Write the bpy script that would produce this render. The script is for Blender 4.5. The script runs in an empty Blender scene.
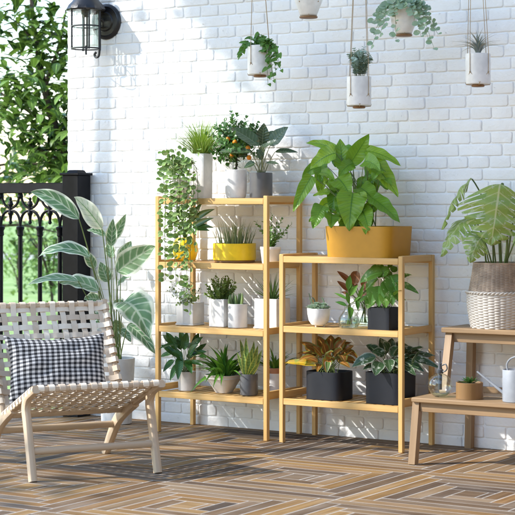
import bpy, math, random
from mathutils import Vector as V, Matrix
R = random.Random(11)
C = bpy.context.scene.collection
SC = bpy.context.scene

# ---------------------------------------------------------------- camera
TH, CX, CD, CH = .567, 5.7424, 8.3339, 1.3013      # yaw to the left, camera position
FPX, HY = 1703.9, 204.53                           # focal length and horizon, in photo pixels
cam = bpy.data.objects.new('camera', bpy.data.cameras.new('camera'))
C.objects.link(cam)
cam.location = (CX, -CD, CH)
cam.rotation_euler = (math.pi / 2, 0, TH)
cam.data.sensor_width = 36
cam.data.lens = FPX / 515 * 36
cam.data.shift_y = -(257.5 - HY) / 515
cam.data.clip_start = .1
cam.data.clip_end = 500
cam.data.dof.use_dof = True
cam.data.dof.focus_distance = 9.5
cam.data.dof.aperture_fstop = 6.3
SC.camera = cam

# ---------------------------------------------------------------- sky, sun, exposure
SUN = V((-1.25, -1.0, 1.22)).normalized()          # towards the sun
w = bpy.data.worlds.new('World'); SC.world = w; w.use_nodes = True
sky = w.node_tree.nodes.new('ShaderNodeTexSky')
sky.sky_type = 'NISHITA'; sky.sun_disc = False
sky.sun_elevation = math.asin(SUN.z)
sky.sun_rotation = math.atan2(SUN.x, SUN.y) % (2 * math.pi)
sky.air_density = 1.2; sky.dust_density = .2; sky.ozone_density = 1.5
bg = w.node_tree.nodes['Background']
bg.inputs['Strength'].default_value = .15
w.node_tree.links.new(sky.outputs[0], bg.inputs[0])
sl = bpy.data.lights.new('sun', 'SUN'); sl.energy = 2.3; sl.angle = math.radians(1.2); sl.color = (1, .965, .91)
so = bpy.data.objects.new('sun', sl); C.objects.link(so)
so.location = (-12, -10, 12)
so.rotation_euler = (-SUN).to_track_quat('-Z', 'Y').to_euler()
SC.view_settings.view_transform = 'Standard'
SC.view_settings.look = 'None'
SC.view_settings.gamma = 1
SC.view_settings.exposure = 1.68
SC.cycles.max_bounces = 8
SC.cycles.transparent_max_bounces = 12

# ---------------------------------------------------------------- helpers
_s, _c = math.sin(TH), math.cos(TH)
def P(u, v, y):
    """world point at depth y seen at photo pixel (u, v)"""
    r = (u - 257.5) / FPX; h = (HY - v) / FPX
    d = V((-_s + r * _c, _c + r * _s, h)); t = (y + CD) / d.y
    return V((CX, -CD, CH)) + d * t
def scale_at(p):
    return FPX / (-_s * (p.x - CX) + _c * (p.y + CD))
def rnd(a, b): return R.uniform(a, b)
Z = V((0, 0, 1))
TOCAM = V((_s, -_c, 0))

def bez(a, m, b, n):
    return [a * (1 - t) ** 2 + m * 2 * t * (1 - t) + b * t * t for t in [i / n for i in range(n + 1)]]
def smooth(pts, n=5):
    """Catmull-Rom through the points"""
    p = [pts[0] * 2 - pts[1]] + list(pts) + [pts[-1] * 2 - pts[-2]]
    out = []
    for i in range(1, len(p) - 2):
        for k in range(n):
            t = k / n
            out.append(.5 * ((2 * p[i]) + (p[i + 1] - p[i - 1]) * t + (2 * p[i - 1] - 5 * p[i] + 4 * p[i + 1] - p[i + 2]) * t * t
                             + (3 * p[i] - p[i - 1] - 3 * p[i + 1] + p[i + 2]) * t ** 3))
    return out + [pts[-1]]

ROOT = {}                                            # object -> world position of its origin
def props(o, label=None, cat=None, group=None, kind=None):
    if label: o['label'] = label
    if cat: o['category'] = cat
    if group: o['group'] = group
    if kind: o['kind'] = kind
    return o
def thing(name, loc, label, cat, group=None):
    o = bpy.data.objects.new(name, None); C.objects.link(o); o.location = loc
    o.empty_display_size = .1
    ROOT[o] = V(loc)
    return props(o, label, cat, group)

class MB:
    """collects geometry in world space; build() links it as ONE mesh object"""
    def __init__(s): s.v = []; s.f = []; s.t = []
    def add(s, vs, fs, uv=None):
        n = len(s.v); s.v += [V(p) for p in vs]; s.f += [tuple(i + n for i in f) for f in fs]
        s.t += uv if uv else [(p[0], p[2]) for p in vs]
    def box(s, lo, hi, bev=.002, M=None):
        """chamfered box from lo to hi, moved by the matrix M"""
        lo, hi = V(lo), V(hi); c = (lo + hi) / 2; h = (hi - lo) / 2; b = min(bev, min(h) * .9)
        vs = []; idx = {}
        for sx in (-1, 1):
            for sy in (-1, 1):
                for sz in (-1, 1):
                    for a in range(3):
                        q = [sx * (h.x - b), sy * (h.y - b), sz * (h.z - b)]
                        q[a] = (sx, sy, sz)[a] * h[a]
                        idx[(sx, sy, sz, a)] = len(vs); vs.append(V(q))
        fs = []
        for a in range(3):
            o1, o2 = (a + 1) % 3, (a + 2) % 3
            for sg in (-1, 1):
                f = []
                for p1, p2 in ((-1, -1), (1, -1), (1, 1), (-1, 1)):
                    k = [0, 0, 0]; k[a] = sg; k[o1] = p1; k[o2] = p2; f.append(idx[(*k, a)])
                fs.append(f if sg > 0 else f[::-1])
            for p1 in (-1, 1):
                for p2 in (-1, 1):
                    f = []
                    for sg, ax in ((-1, o1), (1, o1), (1, o2), (-1, o2)):
                        k = [0, 0, 0]; k[a] = sg; k[o1] = p1; k[o2] = p2; f.append(idx[(*k, ax)])
                    fs.append(f if p1 * p2 < 0 else f[::-1])
        for sx in (-1, 1):
            for sy in (-1, 1):
                for sz in (-1, 1):
                    f = [idx[(sx, sy, sz, a)] for a in range(3)]
                    fs.append(f if sx * sy * sz > 0 else f[::-1])
        L = max(range(3), key=lambda k: h[k]); o = R.random() * 7
        uv = [(p[L] + o, p[(L + 1) % 3] + p[(L + 2) % 3] + o) for p in vs]
        vs = [p + c for p in vs]
        if M: vs = [M @ p for p in vs]
        s.add(vs, fs, uv)
    def tube(s, pts, r, n=8, side=None, ry=None, pw=2, cap=True):
        """swept tube; r (and ry) may be lists; pw > 2 squares the section off"""
        m = len(pts); vs = []; uv = []; fs = []; ln = 0
        prev = side
        for i, p in enumerate(pts):
            t = (pts[min(i + 1, m - 1)] - pts[max(i - 1, 0)]).normalized()
            if i: ln += (p - pts[i - 1]).length
            a = prev if prev is not None else (V((1, 0, 0)) if abs(t.x) < .8 else V((0, 1, 0)))
            a = (a - t * a.dot(t)).normalized(); prev = side if side is not None else a
            b = t.cross(a)
            ra = r[i] if isinstance(r, (list, tuple)) else r
            rb = ra if ry is None else (ry[i] if isinstance(ry, (list, tuple)) else ry)
            for k in range(n):
                g = 2 * math.pi * (k + .5) / n; cg, sg = math.cos(g), math.sin(g)
                q = (abs(cg) ** pw + abs(sg) ** pw) ** (-1 / pw)
                vs.append(p + a * (ra * cg * q) + b * (rb * sg * q)); uv.append((ln, g * ra))
        for i in range(m - 1):
            for k in range(n):
                fs.append((i * n + k, i * n + (k + 1) % n, (i + 1) * n + (k + 1) % n, (i + 1) * n + k))
        if cap:
            fs.append(tuple(range(n))[::-1]); fs.append(tuple(range((m - 1) * n, m * n)))
        s.add(vs, fs, uv)
    def lathe(s, prof, c, n=40, pw=2, sx=1, sy=1, rot=0, cap0=True, cap1=False, fn=None):
        c = V(c); vs = []; fs = []; uv = []; m = len(prof)
        for i, (r, z) in enumerate(prof):
            for k in range(n):
                g = 2 * math.pi * k / n; cg, sg = math.cos(g), math.sin(g)
                q = (abs(cg) ** pw + abs(sg) ** pw) ** (-1 / pw)
                rr = r + (fn(g, z) if fn else 0)
                x, y = cg * q * rr * sx, sg * q * rr * sy
                if rot: x, y = x * math.cos(rot) - y * math.sin(rot), x * math.sin(rot) + y * math.cos(rot)
                vs.append(c + V((x, y, z))); uv.append((g, z))
        for i in range(m - 1):
            for k in range(n):
                fs.append((i * n + k, i * n + (k + 1) % n, (i + 1) * n + (k + 1) % n, (i + 1) * n + k))
        if cap0: fs.append(tuple(range(n))[::-1])
        if cap1: fs.append(tuple(range((m - 1) * n, m * n)))
        s.add(vs, fs, uv)
    def ball(s, c, r, n=12, sz=1):
        m = n // 2 + 1
        s.lathe([(r * math.sin(math.pi * i / m) + 1e-5, -r * sz * math.cos(math.pi * i / m)) for i in range(m + 1)], c, n, cap0=False)
    def leaf(s, A, M, B, W, F, shape='ovate', fold=.3, wave=0, ns=8, nv=2):
        """leaf blade along the bezier A-M-B, top side facing F"""
        pts = bez(A, M, B, ns); fn = SHAPES[shape]; vs = []; uv = []; ph = rnd(0, 6)
        for i, p in enumerate(pts):
            t = (pts[min(i + 1, ns)] - pts[max(i - 1, 0)]).normalized()
            sd = t.cross(F)
            if sd.length < 1e-3: sd = t.cross(V((.3, .9, .2)))
            sd.normalize(); n = sd.cross(t)
            q = i / ns; hw = W / 2 * fn(q)
            for j in range(-nv, nv + 1):
                a = j / nv; k = hw * abs(a)
                vs.append(p + sd * (hw * a * math.cos(fold)) + n * (k * math.sin(fold) + wave * a * a * W * math.sin(q * 17 + ph + (1.5 if a > 0 else 0))))
                uv.append((q, .5 + .5 * a))
        k = 2 * nv + 1
        fs = [(i * k + j, i * k + j + 1, (i + 1) * k + j + 1, (i + 1) * k + j) for i in range(ns) for j in range(2 * nv)]
        s.add(vs, fs, uv)
    def rleaf(s, A, az, el, L, W, droop=.5, **kw):
        """leaf leaving A at azimuth az, elevation el, bending down"""
        h = V((math.cos(az), math.sin(az), 0))
        d = h * math.cos(el) + Z * math.sin(el)
        e1 = el + droop
        M = A + (h * math.cos(e1) + Z * math.sin(e1)) * (L * .5)
        s.leaf(A, M, A + d * L, W, Z * math.cos(el) - h * math.sin(el) + V((0, 0, .05)), **kw)
    def build(s, name, mat, parent=None, sm=True, label=None):
        o0 = V((0, 0, 0))
        if parent is not None: o0 = ROOT[parent]
        me = bpy.data.meshes.new(name)
        me.from_pydata([p - o0 for p in s.v], [], s.f)
        uvl = me.uv_layers.new(name='UVMap')
        li = [0] * len(me.loops); me.loops.foreach_get('vertex_index', li)
        uvl.data.foreach_set('uv', [x for i in li for x in s.t[i]])
        me.materials.append(mat)
        if sm:
            me.polygons.foreach_set('use_smooth', [True] * len(me.polygons))
            try: me.set_sharp_from_angle(angle=math.radians(38))
            except Exception: pass
        me.update()
        o = bpy.data.objects.new(name, me); C.objects.link(o)
        if parent is not None: o.parent = parent
        ROOT[o] = o0
        if label: o['label'] = label
        return o
def child_copy(o, parent, off):
    c = o.copy(); C.objects.link(c); c.parent = parent; c.location = o.location + V(off); ROOT[c] = ROOT[parent]
    return c

def _ov(q): return math.sin(math.pi * min(1, q ** .72)) ** .8 if 0 < q < 1 else .02
def _el(q): return max(.02, math.sin(math.pi * q)) ** .75
def _la(q): return max(.02, math.sin(math.pi * q ** .8))
def _st(q): return (min(1, .55 + q * 1.5) * (1 - max(0, (q - .45) / .55) ** 2)) or .02
def _bl(q): return max(.03, 1 - q ** 1.6)
def _rd(q): return max(.03, math.sqrt(max(0, 1 - (2 * q - 1) ** 2)))
def _he(q): return max(.02, math.sin(math.pi * min(1, (q * .93 + .07) ** .55)) ** .7)
def _ob(q): return max(.03, math.sin(math.pi * q ** 1.5)) ** .8
SHAPES = dict(ovate=_ov, ellipse=_el, lance=_la, strap=_st, blade=_bl, round=_rd, heart=_he, obovate=_ob)

# ---------------------------------------------------------------- materials
class NT:
    def __init__(s, name):
        s.m = bpy.data.materials.new(name); s.m.use_nodes = True
        s.n = s.m.node_tree.nodes; s.l = s.m.node_tree.links
        s.p = s.n['Principled BSDF']; s.out = s.n['Material Output']
    def add(s, t, **kw):
        n = s.n.new(t)
        for k, v in kw.items(): setattr(n, k, v)
        return n
    def val(s, sock, v):
        if isinstance(v, bpy.types.NodeSocket): s.l.new(v, sock)
        else: sock.default_value = v
    def math(s, op, a, b=0.0, c=0.0):
        n = s.add('ShaderNodeMath', operation=op)
        for i, q in enumerate((a, b, c)): s.val(n.inputs[i], q)
        return n.outputs[0]
    def mix(s, f, a, b, mode='MIX'):
        n = s.add('ShaderNodeMix', data_type='RGBA', blend_type=mode)
        s.val(n.inputs[0], f)
        for k, q in ((6, a), (7, b)):
            s.val(n.inputs[k], (*q, 1) if isinstance(q, tuple) and len(q) == 3 else q)
        return n.outputs[2]
    def noise(s, vec, scale, detail=4, rough=.55, sc3=None):
        if sc3:
            mp = s.add('ShaderNodeMapping'); mp.inputs['Scale'].default_value = sc3
            s.l.new(vec, mp.inputs['Vector']); vec = mp.outputs[0]
        n = s.add('ShaderNodeTexNoise'); s.l.new(vec, n.inputs['Vector'])
        n.inputs['Scale'].default_value = scale; n.inputs['Detail'].default_value = detail; n.inputs['Roughness'].default_value = rough
        return n.outputs[0]
    def coord(s, k='Object'):
        return s.add('ShaderNodeTexCoord').outputs[k]
    def island(s): return s.add('ShaderNodeNewGeometry').outputs['Random Per Island']
    def ramp(s, f, stops, interp='LINEAR'):
        n = s.add('ShaderNodeValToRGB'); n.color_ramp.interpolation = interp
        e = n.color_ramp.elements
        while len(e) < len(stops): e.new(.5)
        for x, (p, c) in zip(e, stops): x.position = p; x.color = (*c, 1)
        s.val(n.inputs[0], f); return n.outputs[0]
    def step(s, f, a, b):
        n = s.add('ShaderNodeMapRange', interpolation_type='SMOOTHSTEP')
        s.val(n.inputs[0], f); n.inputs[1].default_value = a; n.inputs[2].default_value = b
        return n.outputs[0]
    def bump(s, h, strength=.3, dist=.002):
        b = s.add('ShaderNodeBump'); b.inputs['Strength'].default_value = strength; b.inputs['Distance'].default_value = dist
        s.l.new(h, b.inputs['Height']); s.l.new(b.outputs[0], s.p.inputs['Normal'])
    def col(s, c): s.val(s.p.inputs['Base Color'], (*c, 1) if isinstance(c, tuple) else c)
    def set(s, **kw):
        for k, v in kw.items(): s.val(s.p.inputs[k.replace('_', ' ')], v)
        return s

def plain(name, c, rough=.5, bump=0, bscale=60, spec=.5, var=.09, metal=0):
    t = NT(name); co = t.coord()
    nz = t.noise(co, 14, 5)
    t.col(t.mix(t.step(nz, .35, .7), tuple(x * (1 - var) for x in c), tuple(min(1, x * (1 + var)) for x in c)))
    t.set(Roughness=rough, Specular_IOR_Level=spec, Metallic=metal)
    if bump: t.bump(t.noise(co, bscale, 6), bump, .002)
    return t.m
def wood(name, c, dark, rough=.5, along=2.2, across=55, var=.5):
    t = NT(name); uv = t.coord('UV')
    g = t.noise(uv, 1, 6, .6, (along, across, 1)); g2 = t.noise(uv, 1, 3, .5, (along * 3, across * 4, 1))
    base = t.mix(t.step(g, .3, .72), dark, c)
    base = t.mix(t.math('MULTIPLY', t.step(g2, .5, .75), .35), base, dark)
    isl = t.math('MULTIPLY', t.island(), var)
    t.col(t.mix(isl, base, tuple(x * .72 for x in c)))
    t.set(Roughness=rough, Specular_IOR_Level=.35); t.bump(g2, .12, .001)
    return t.m
def leafmat(name, c, c2=None, vein=None, stripes=0, slant=1.2, duty=.5, rib=.035, blotch=None, edge=None, rough=.38, trans=.3, var=.35, tipc=None, bl_amt=.5, bscale=5, soft=.08, vamt=1.0, back=None, e0=.68, e1=.85):
    """leaf blade: side veins or stripes from UV (u along, v across), blotches, margin, tint per leaf"""
    t = NT(name); uv = t.coord('UV')
    sp = t.add('ShaderNodeSeparateXYZ'); t.l.new(uv, sp.inputs[0])
    u = sp.outputs[0]; a = t.math('ABSOLUTE', t.math('SUBTRACT', t.math('MULTIPLY', sp.outputs[1], 2.0), 1.0))
    isl = t.island()
    c2 = c2 or tuple(x * .6 for x in c)
    base = t.mix(isl, c, c2)
    nz = t.noise(t.coord(), 30, 3)
    base = t.mix(t.math('MULTIPLY', nz, var), base, tuple(x * .55 for x in c2))
    if stripes:
        ph = t.math('FRACT', t.math('SUBTRACT', t.math('MULTIPLY', u, float(stripes)), t.math('MULTIPLY', a, slant)))
        d = t.math('MULTIPLY', t.math('ABSOLUTE', t.math('SUBTRACT', ph, .5)), 2.0)
        nn = t.math('MULTIPLY', t.math('SUBTRACT', t.noise(uv, 9, 2), .5), .35)
        k = t.step(t.math('ADD', d, nn), duty, duty + soft)
        base = t.mix(t.math('MULTIPLY', k, vamt), base, vein)
    if blotch:
        b = t.noise(t.coord(), bscale * 6, 4, .65)
        base = t.mix(t.step(b, bl_amt, bl_amt + .1), base, blotch)
    if tipc:
        base = t.mix(t.step(u, .55, 1.05), base, tipc)
    if edge:
        base = t.mix(t.step(t.math('ADD', a, t.math('MULTIPLY', t.math('SUBTRACT', t.noise(uv, 7, 3), .5), .3)), e0, e1), base, edge)
    if rib:
        base = t.mix(t.step(a, rib * 2.2, rib * .6), base, vein or tuple(min(1, x * 1.9 + .03) for x in c))
    if back: base = t.mix(t.math('MULTIPLY', t.add('ShaderNodeNewGeometry').outputs['Backfacing'], .9), base, back)
    t.col(base); t.set(Roughness=rough, Specular_IOR_Level=.42)
    tr = t.add('ShaderNodeBsdfTranslucent')
    t.l.new(t.mix(.5, base, t.mix(1.0, base, (1.0, 1.0, .45), 'MULTIPLY')), tr.inputs[0])
    mx = t.add('ShaderNodeMixShader'); mx.inputs[0].default_value = trans
    t.l.new(t.p.outputs[0], mx.inputs[1]); t.l.new(tr.outputs[0], mx.inputs[2]); t.l.new(mx.outputs[0], t.out.inputs[0])
    if stripes: t.bump(d, .25, .003)
    return t.m
def glassmat(name, c=(.97, .99, .98), rough=.02, ior=1.45):
    t = NT(name); fr = t.add('ShaderNodeLayerWeight'); fr.inputs[0].default_value = .5      # thin blown glass
    tr = t.add('ShaderNodeBsdfTransparent'); tr.inputs[0].default_value = (*c, 1)
    gl = t.add('ShaderNodeBsdfGlossy'); gl.inputs['Roughness'].default_value = rough
    mx = t.add('ShaderNodeMixShader'); t.l.new(t.math('ADD', t.math('MULTIPLY', t.math('POWER', fr.outputs['Facing'], 3.0), .75), .05), mx.inputs[0])
    t.l.new(tr.outputs[0], mx.inputs[1]); t.l.new(gl.outputs[0], mx.inputs[2]); t.l.new(mx.outputs[0], t.out.inputs[0])
    return t.m

def wallmat():
    t = NT('white_painted_brick'); co = t.coord()
    n1 = t.noise(co, 3, 4); n2 = t.noise(co, 45, 8, .65); n3 = t.noise(co, 160, 6, .7)
    base = t.mix(t.step(n1, .3, .7), (.83, .83, .83), (.875, .875, .875))
    base = t.mix(t.math('MULTIPLY', t.island(), .35), base, (.80, .80, .80))
    st = t.noise(co, 2.2, 8, .72)
    base = t.mix(t.math('MULTIPLY', t.step(st, .56, .78), .3), base, (.70, .69, .67))
    pit = t.step(n2, .66, .70)
    base = t.mix(t.math('MULTIPLY', pit, .45), base, (.52, .51, .5))
    t.col(base); t.set(Roughness=.62, Specular_IOR_Level=.3)
    t.bump(t.math('ADD', t.math('ADD', t.math('ADD', n2, t.math('MULTIPLY', t.noise(co, 17, 4), 2.0)), t.math('MULTIPLY', n3, .25)), t.math('MULTIPLY', pit, -.5)), .75, .004)
    return t.m
def plankmat():
    t = NT('mixed_timber_planks'); uv = t.coord('UV')
    g = t.noise(uv, 1, 7, .62, (2.5, 42, 1)); g2 = t.noise(uv, 1, 4, .6, (7, 190, 1)); g3 = t.noise(uv, 1, 3, .5, (2.0, 6, 1))
    i = t.island()
    cols = ((0, (.35, .20, .082)), (.16, (.225, .135, .068)), (.31, (.42, .26, .11)), (.46, (.20, .132, .08)), (.58, (.32, .215, .12)),
            (.74, (.16, .108, .072)), (.81, (.33, .195, .08)), (.89, (.245, .175, .115)), (.97, (.12, .088, .066)))
    base = t.ramp(i, [(p, tuple(x * .70 for x in c)) for p, c in cols], 'CONSTANT')
    dk = t.mix(1.0, base, (.55, .5, .48), 'MULTIPLY')
    base = t.mix(t.step(g, .38, .72), base, dk)
    base = t.mix(t.math('MULTIPLY', t.step(g2, .5, .78), .5), base, dk)
    base = t.mix(t.math('MULTIPLY', t.step(g3, .45, .8), .35), base, (.34, .29, .24))
    t.col(base); t.set(Roughness=t.math('ADD', .5, t.math('MULTIPLY', g2, .25)), Specular_IOR_Level=.1)
    t.bump(g2, .25, .001)
    return t.m

def strapmat():
    t = NT('cream_leather'); nz = t.noise(t.coord(), 180, 4)
    t.col(t.mix(t.step(t.island(), .2, .9), (.82, .72, .585), (.60, .48, .36)))
    t.set(Roughness=.55, Specular_IOR_Level=.3); t.bump(nz, .25, .001); return t.m

M = dict(
    wall=wallmat(), plank=plankmat(),
    grout=plain('pale_grout', (.42, .39, .35), .8, .3, 200),
    pine=wood('pine', (.66, .42, .165), (.55, .32, .105), .45, var=.25),
    oak=wood('oak', (.33, .215, .115), (.25, .155, .078), .5, var=.2),
    ash=wood('ash', (.60, .47, .335), (.50, .37, .25), .5, var=.15),
    canvas=plain('grey_canvas', (.5, .52, .55), .8),
    iron=plain('black_iron', (.009, .0095, .012), .45, .2, 90, spec=.14, var=.2),
    lantern=plain('cast_iron', (.012, .012, .014), .35, .35, 120, var=.2),
    white=plain('white_glaze', (.78, .77, .75), .35, .05, 40),
    matt=plain('matt_white_ceramic', (.74, .725, .70), .6, .15, 90),
    concrete=plain('pale_concrete', (.60, .595, .585), .7, .35, 70, var=.08),
    warmpot=plain('warm_grey_ceramic', (.62, .575, .53), .55, .2, 70),
    dgrey=plain('dark_grey_glaze', (.105, .11, .12), .3),
    navy=plain('charcoal_blue_pot', (.013, .0145, .0195), .5, .1, 120, spec=.3),
    yellow=plain('yellow_glaze', (.86, .60, .012), .4),
    mustard=plain('mustard_pot', (.47, .225, .008), .5, .2, 220, var=.04),
    terracotta=plain('terracotta', (.45, .2, .1), .7, .2, 60),
    soil=plain('soil', (.045, .03, .02), .95, 1.0, 90, var=.4),
    cord=plain('jute_cord', (.42, .31, .19), .85, .5, 300),
    disc=wood('turned_wood', (.30, .155, .06), (.22, .11, .042), .5),
    brasspot=wood('bronze_pot', (.24, .135, .055), (.19, .105, .04), .38, along=40, across=2, var=0),
    grey=plain('grey_plastic', (.06, .066, .074), .45),
    can=plain('pale_blue_enamel', (.25, .265, .29), .5),
    strap=strapmat(),
    glass=glassmat('clear_glass'), water=glassmat('green_tinted_water', (.88, .97, .91), .0, 1.33),
    taupe=plain('taupe_rattan', (.35, .265, .195), .65, .4, 160, var=.25),
    wicker=plain('white_wicker', (.53, .485, .43), .6, .4, 160, var=.07),
    bark=plain('bark', (.07, .05, .035), .9, .8, 60, var=.4),
    stem=leafmat('green_stem', (.19, .27, .08), rib=0, trans=.1),
    stemp=leafmat('pale_stem', (.36, .40, .22), rib=0, trans=.1),
    orange=plain('orange_peel', (.80, .27, .01), .45, .3, 200),
)

# ================================================================ THE SETTING
# ---- lawn beyond the patio
g = MB(); n = 24
g.add([(-90, .02, -.06), (60, .02, -.06), (60, 160, -.06), (-90, 160, -.06)], [(0, 1, 2, 3)])
def lawnmat():
    t = NT('lawn_grass'); co = t.coord()
    t.col(t.mix(t.step(t.noise(co, 1.3, 6, .7), .35, .65), (.19, .30, .07), (.32, .43, .16)))
    t.set(Roughness=.9); t.bump(t.noise(co, 40, 6), .8, .02); return t.m
props(g.build('lawn', lawnmat(), sm=False), 'bright lawn of the garden beyond the iron fence', 'lawn', kind='structure')
g = MB(); g.box((-60, 24, -.055), (10, 28, -.05), .001)
props(g.build('path', M['grout'], sm=False), 'pale garden path far behind the fence', 'path', kind='structure')
# ---- patio: grout bed and planks laid in nested squares
g = MB(); g.box((-4.2, -9.4, -.08), (6.6, .02, -.0006), .0004)
props(g.build('patio_slab', M['grout'], sm=False), 'pale grout bed under the patio planks', 'patio', kind='structure')
g = MB(); MOD = .91; K = 6; WD = MOD / 2 / K; GAP = .0028
def plank(x0, y0, x1, y1, alongx):
    x0 += GAP; y0 += GAP; x1 -= GAP; y1 -= GAP
    if x1 < -4.1 or x0 > 6.5 or y0 > -.01 or y1 < -9.3: return
    y1 = min(y1, -.004); b = .0016; z = rnd(-.0004, .0004)
    vs = [(x0, y0, -.006), (x1, y0, -.006), (x1, y1, -.006), (x0, y1, -.006), (x0 + b, y0 + b, z), (x1 - b, y0 + b, z), (x1 - b, y1 - b, z), (x0 + b, y1 - b, z)]
    o = R.random() * 50
    uv = [((p[0] if alongx else p[1]) + o, (p[1] if alongx else p[0]) + o) for p in vs]
    g.add(vs, [(4, 5, 6, 7), (0, 1, 5, 4), (1, 2, 6, 5), (2, 3, 7, 6), (3, 0, 4, 7)], uv)
for i in range(-7, 7):
    for j in range(-9, 3):
        cx, cy = 1.54 + i * MOD, -1.36 + j * MOD
        plank(cx - WD, cy - WD, cx + WD * .55, cy + WD, True); plank(cx + WD * .55, cy - WD, cx + WD, cy + WD, False)
        for k in range(1, K):
            a, b = k * WD, (k + 1) * WD
            plank(cx - b, cy + a, cx + a, cy + b, True); plank(cx + a, cy - a, cx + b, cy + b, False)
            plank(cx - a, cy - b, cx + b, cy - a, True); plank(cx - b, cy - b, cx - a, cy + a, False)
props(g.build('patio_floor', M['plank'], sm=False), 'patio floor of mixed timber planks in nested squares', 'floor', kind='structure')

# ---- brick wall, English bond, every brick modelled
WX0, WX1, WZ = -.966, 5.2, 3.1
g = MB()
g.add([(WX0, 0, -.05), (WX1, 0, -.05), (WX1, 0, WZ), (WX0, 0, WZ), (WX0, .3, -.05), (WX1, .3, -.05), (WX1, .3, WZ), (WX0, .3, WZ)],
      [(0, 1, 2, 3), (1, 5, 6, 2), (5, 4, 7, 6), (4, 0, 3, 7), (3, 2, 6, 7)])
def brick(x0, x1, z0, z1):
    vs = []; rc = .0095; n = 12
    cor = [(x1 - rc, z1 - rc, 0), (x0 + rc, z1 - rc, 1), (x0 + rc, z0 + rc, 2), (x1 - rc, z0 + rc, 3)]
    out = []
    for cx, cz, q in cor:
        for k in range(3):
            a = math.pi / 2 * (q + k / 2); out.append((cx + rc * math.cos(a), cz + rc * math.sin(a), math.cos(a), math.sin(a)))
        nx = cor[(q + 1) % 4]
        for k in (1, 2):                             # edge points so the arrises waver
            f = k / 3; a = math.pi / 2 * (q + 1)
            out.append((cx + (nx[0] - cx) * f + rc * math.cos(a), cz + (nx[1] - cz) * f + rc * math.sin(a), math.cos(a), math.sin(a)))
    jit = [rnd(-.0018, .0018) for _ in out]; pr = rnd(.005, .0078); tx, tz = rnd(-.02, .02), rnd(-.02, .02)
    cx, cz = (x0 + x1) / 2, (z0 + z1) / 2
    for off, d in ((.0012, -.001), (0, .45), (-.0016, .80), (-.004, .95), (-.007, 1.0)):
        for (x, z, nx, nz), j in zip(out, jit):
            X, Z_ = x + nx * (off + j), z + nz * (off + j)
            vs.append((X, -pr * d - (0 if d < .1 else (X - cx) * tx * .5 + (Z_ - cz) * tz), Z_))
    m = len(out); fs = []
    for r in range(4):
        for k in range(m): fs.append((r * m + k, r * m + (k + 1) % m, (r + 1) * m + (k + 1) % m, (r + 1) * m + k))
    fs.append(tuple(range(4 * m, 5 * m)))
    g.add(vs, [f[::-1] for f in fs])
CO = .0655; row = 0; z = -.012
while z < WZ - .02:
    pitch = .250 if row % 2 == 0 else .125
    x = WX0 - (.055 if row % 2 == 0 else 0.0) - (.125 if row % 4 == 2 else 0)
    while x < WX1:
        p = pitch * rnd(.96, 1.04); a, b = max(x, WX0), min(x + p, WX1)
        if b - a > .03: brick(a + (.003 if a > WX0 else 0), b - .003, z + .003, z + CO - .003)
        x += p
    z += CO; row += 1
# turn bricks the right way round: outward is -y
props(g.build('brick_wall', M['wall']), 'white painted brick wall behind the shelves', 'wall')

# ---- outside the frame: canvas, climber, screen and block added to shape the light; planter rail
AH = 4.5; AX0 = -2.10; AX1, AY0, AY1 = 4.4, -3.35, -1.30
t = thing('added_canopy', (1.2, -2.3, 0), 'unseen high canvas on timber posts, added to shade the right of the wall', 'added_canopy')  # unseen; added to keep the sun off the right of the wall
g = MB(); g.box((AX0, AY0, AH), (AX1, AY1, AH + .02), .004); g.build('canvas', M['canvas'], t)
for yy in (AY0 + .04, AY1 - .04):
    g = MB(); g.box((AX0 - .3, yy - .04, AH + .021), (AX1, yy + .04, AH + .10), .004); g.build('beam', M['oak'], t)
for x, yy in ((AX1 - .1, AY1 - .04), (4.3, AY0 + .04), (AX0 - .25, AY0 + .04), (AX0 - .25, AY1 - .04)):
    g = MB(); g.box((x - .04, yy - .04, 0), (x + .04, yy + .04, AH + .02), .004); g.build('post', M['oak'], t)
t = thing('added_climber', (AX0, -2.3, AH), 'unseen leafy climber on the left canvas edge, added to break up its shadow', 'climbing plant')  # added out of view to blur the edge of the canvas shadow
g = MB(); gl = MB()
for k in range(5):
    pts = smooth([V((AX0 + rnd(-.12, .05), AY1 - i * .34, AH + .04 + rnd(0, .05))) for i in range(7)], 4); g.tube(pts, .007, 6)
g.build('stems', M['bark'], t)
for k in range(460):
    p = V((AX0 + R.gauss(.0, .12), rnd(AY0 - .1, AY1 + .1), AH + .03 + R.gauss(0, .08))); az = rnd(0, 6.28); L = rnd(.07, .15)
    gl.rleaf(p, az, rnd(-.2, .6), L, L * .7, .4, shape='heart', ns=5, nv=1)
gl.build('leaves', leafmat('climber_leaf', (.12, .22, .04), (.06, .13, .03), trans=.3), t)
t = thing('hanging_rail', (2, -.38, 2.70), 'slim timber rail on brackets that the planters hang from', 'rail')
g = MB(); g.box((.1, -.40, 2.70), (3.2, -.36, 2.74), .003); g.build('rail', M['oak'], t)
for x in (.2, 3.1):
    g = MB(); g.box((x - .015, -.359, 2.705), (x + .015, -.004, 2.735), .002); g.build('bracket', M['oak'], t)
t = thing('added_screen', (3.45, -1.2, 0), 'unseen brown slatted partition at the right, added to darken the lower wall', 'screen')  # added out of view: blocks sky from the right, bounces warm light
g = MB(); z = .04
while z < 2.3: g.box((3.43, -2.45, z), (3.455, -.02, z + .115), .002); z += .122
g.build('slats', M['oak'], t)
for yy in (-2.4, -1.2, -.06):
    g = MB(); g.box((3.4555, yy - .03, 0), (3.52, yy + .03, 2.36), .003); g.build('post', M['oak'], t)
t = thing('added_house', (7, -13, 0), 'unseen plain ochre block opposite, added to cut low sky light on the wall', 'added_house')  # unseen; added to dim the low fill from the front
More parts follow.
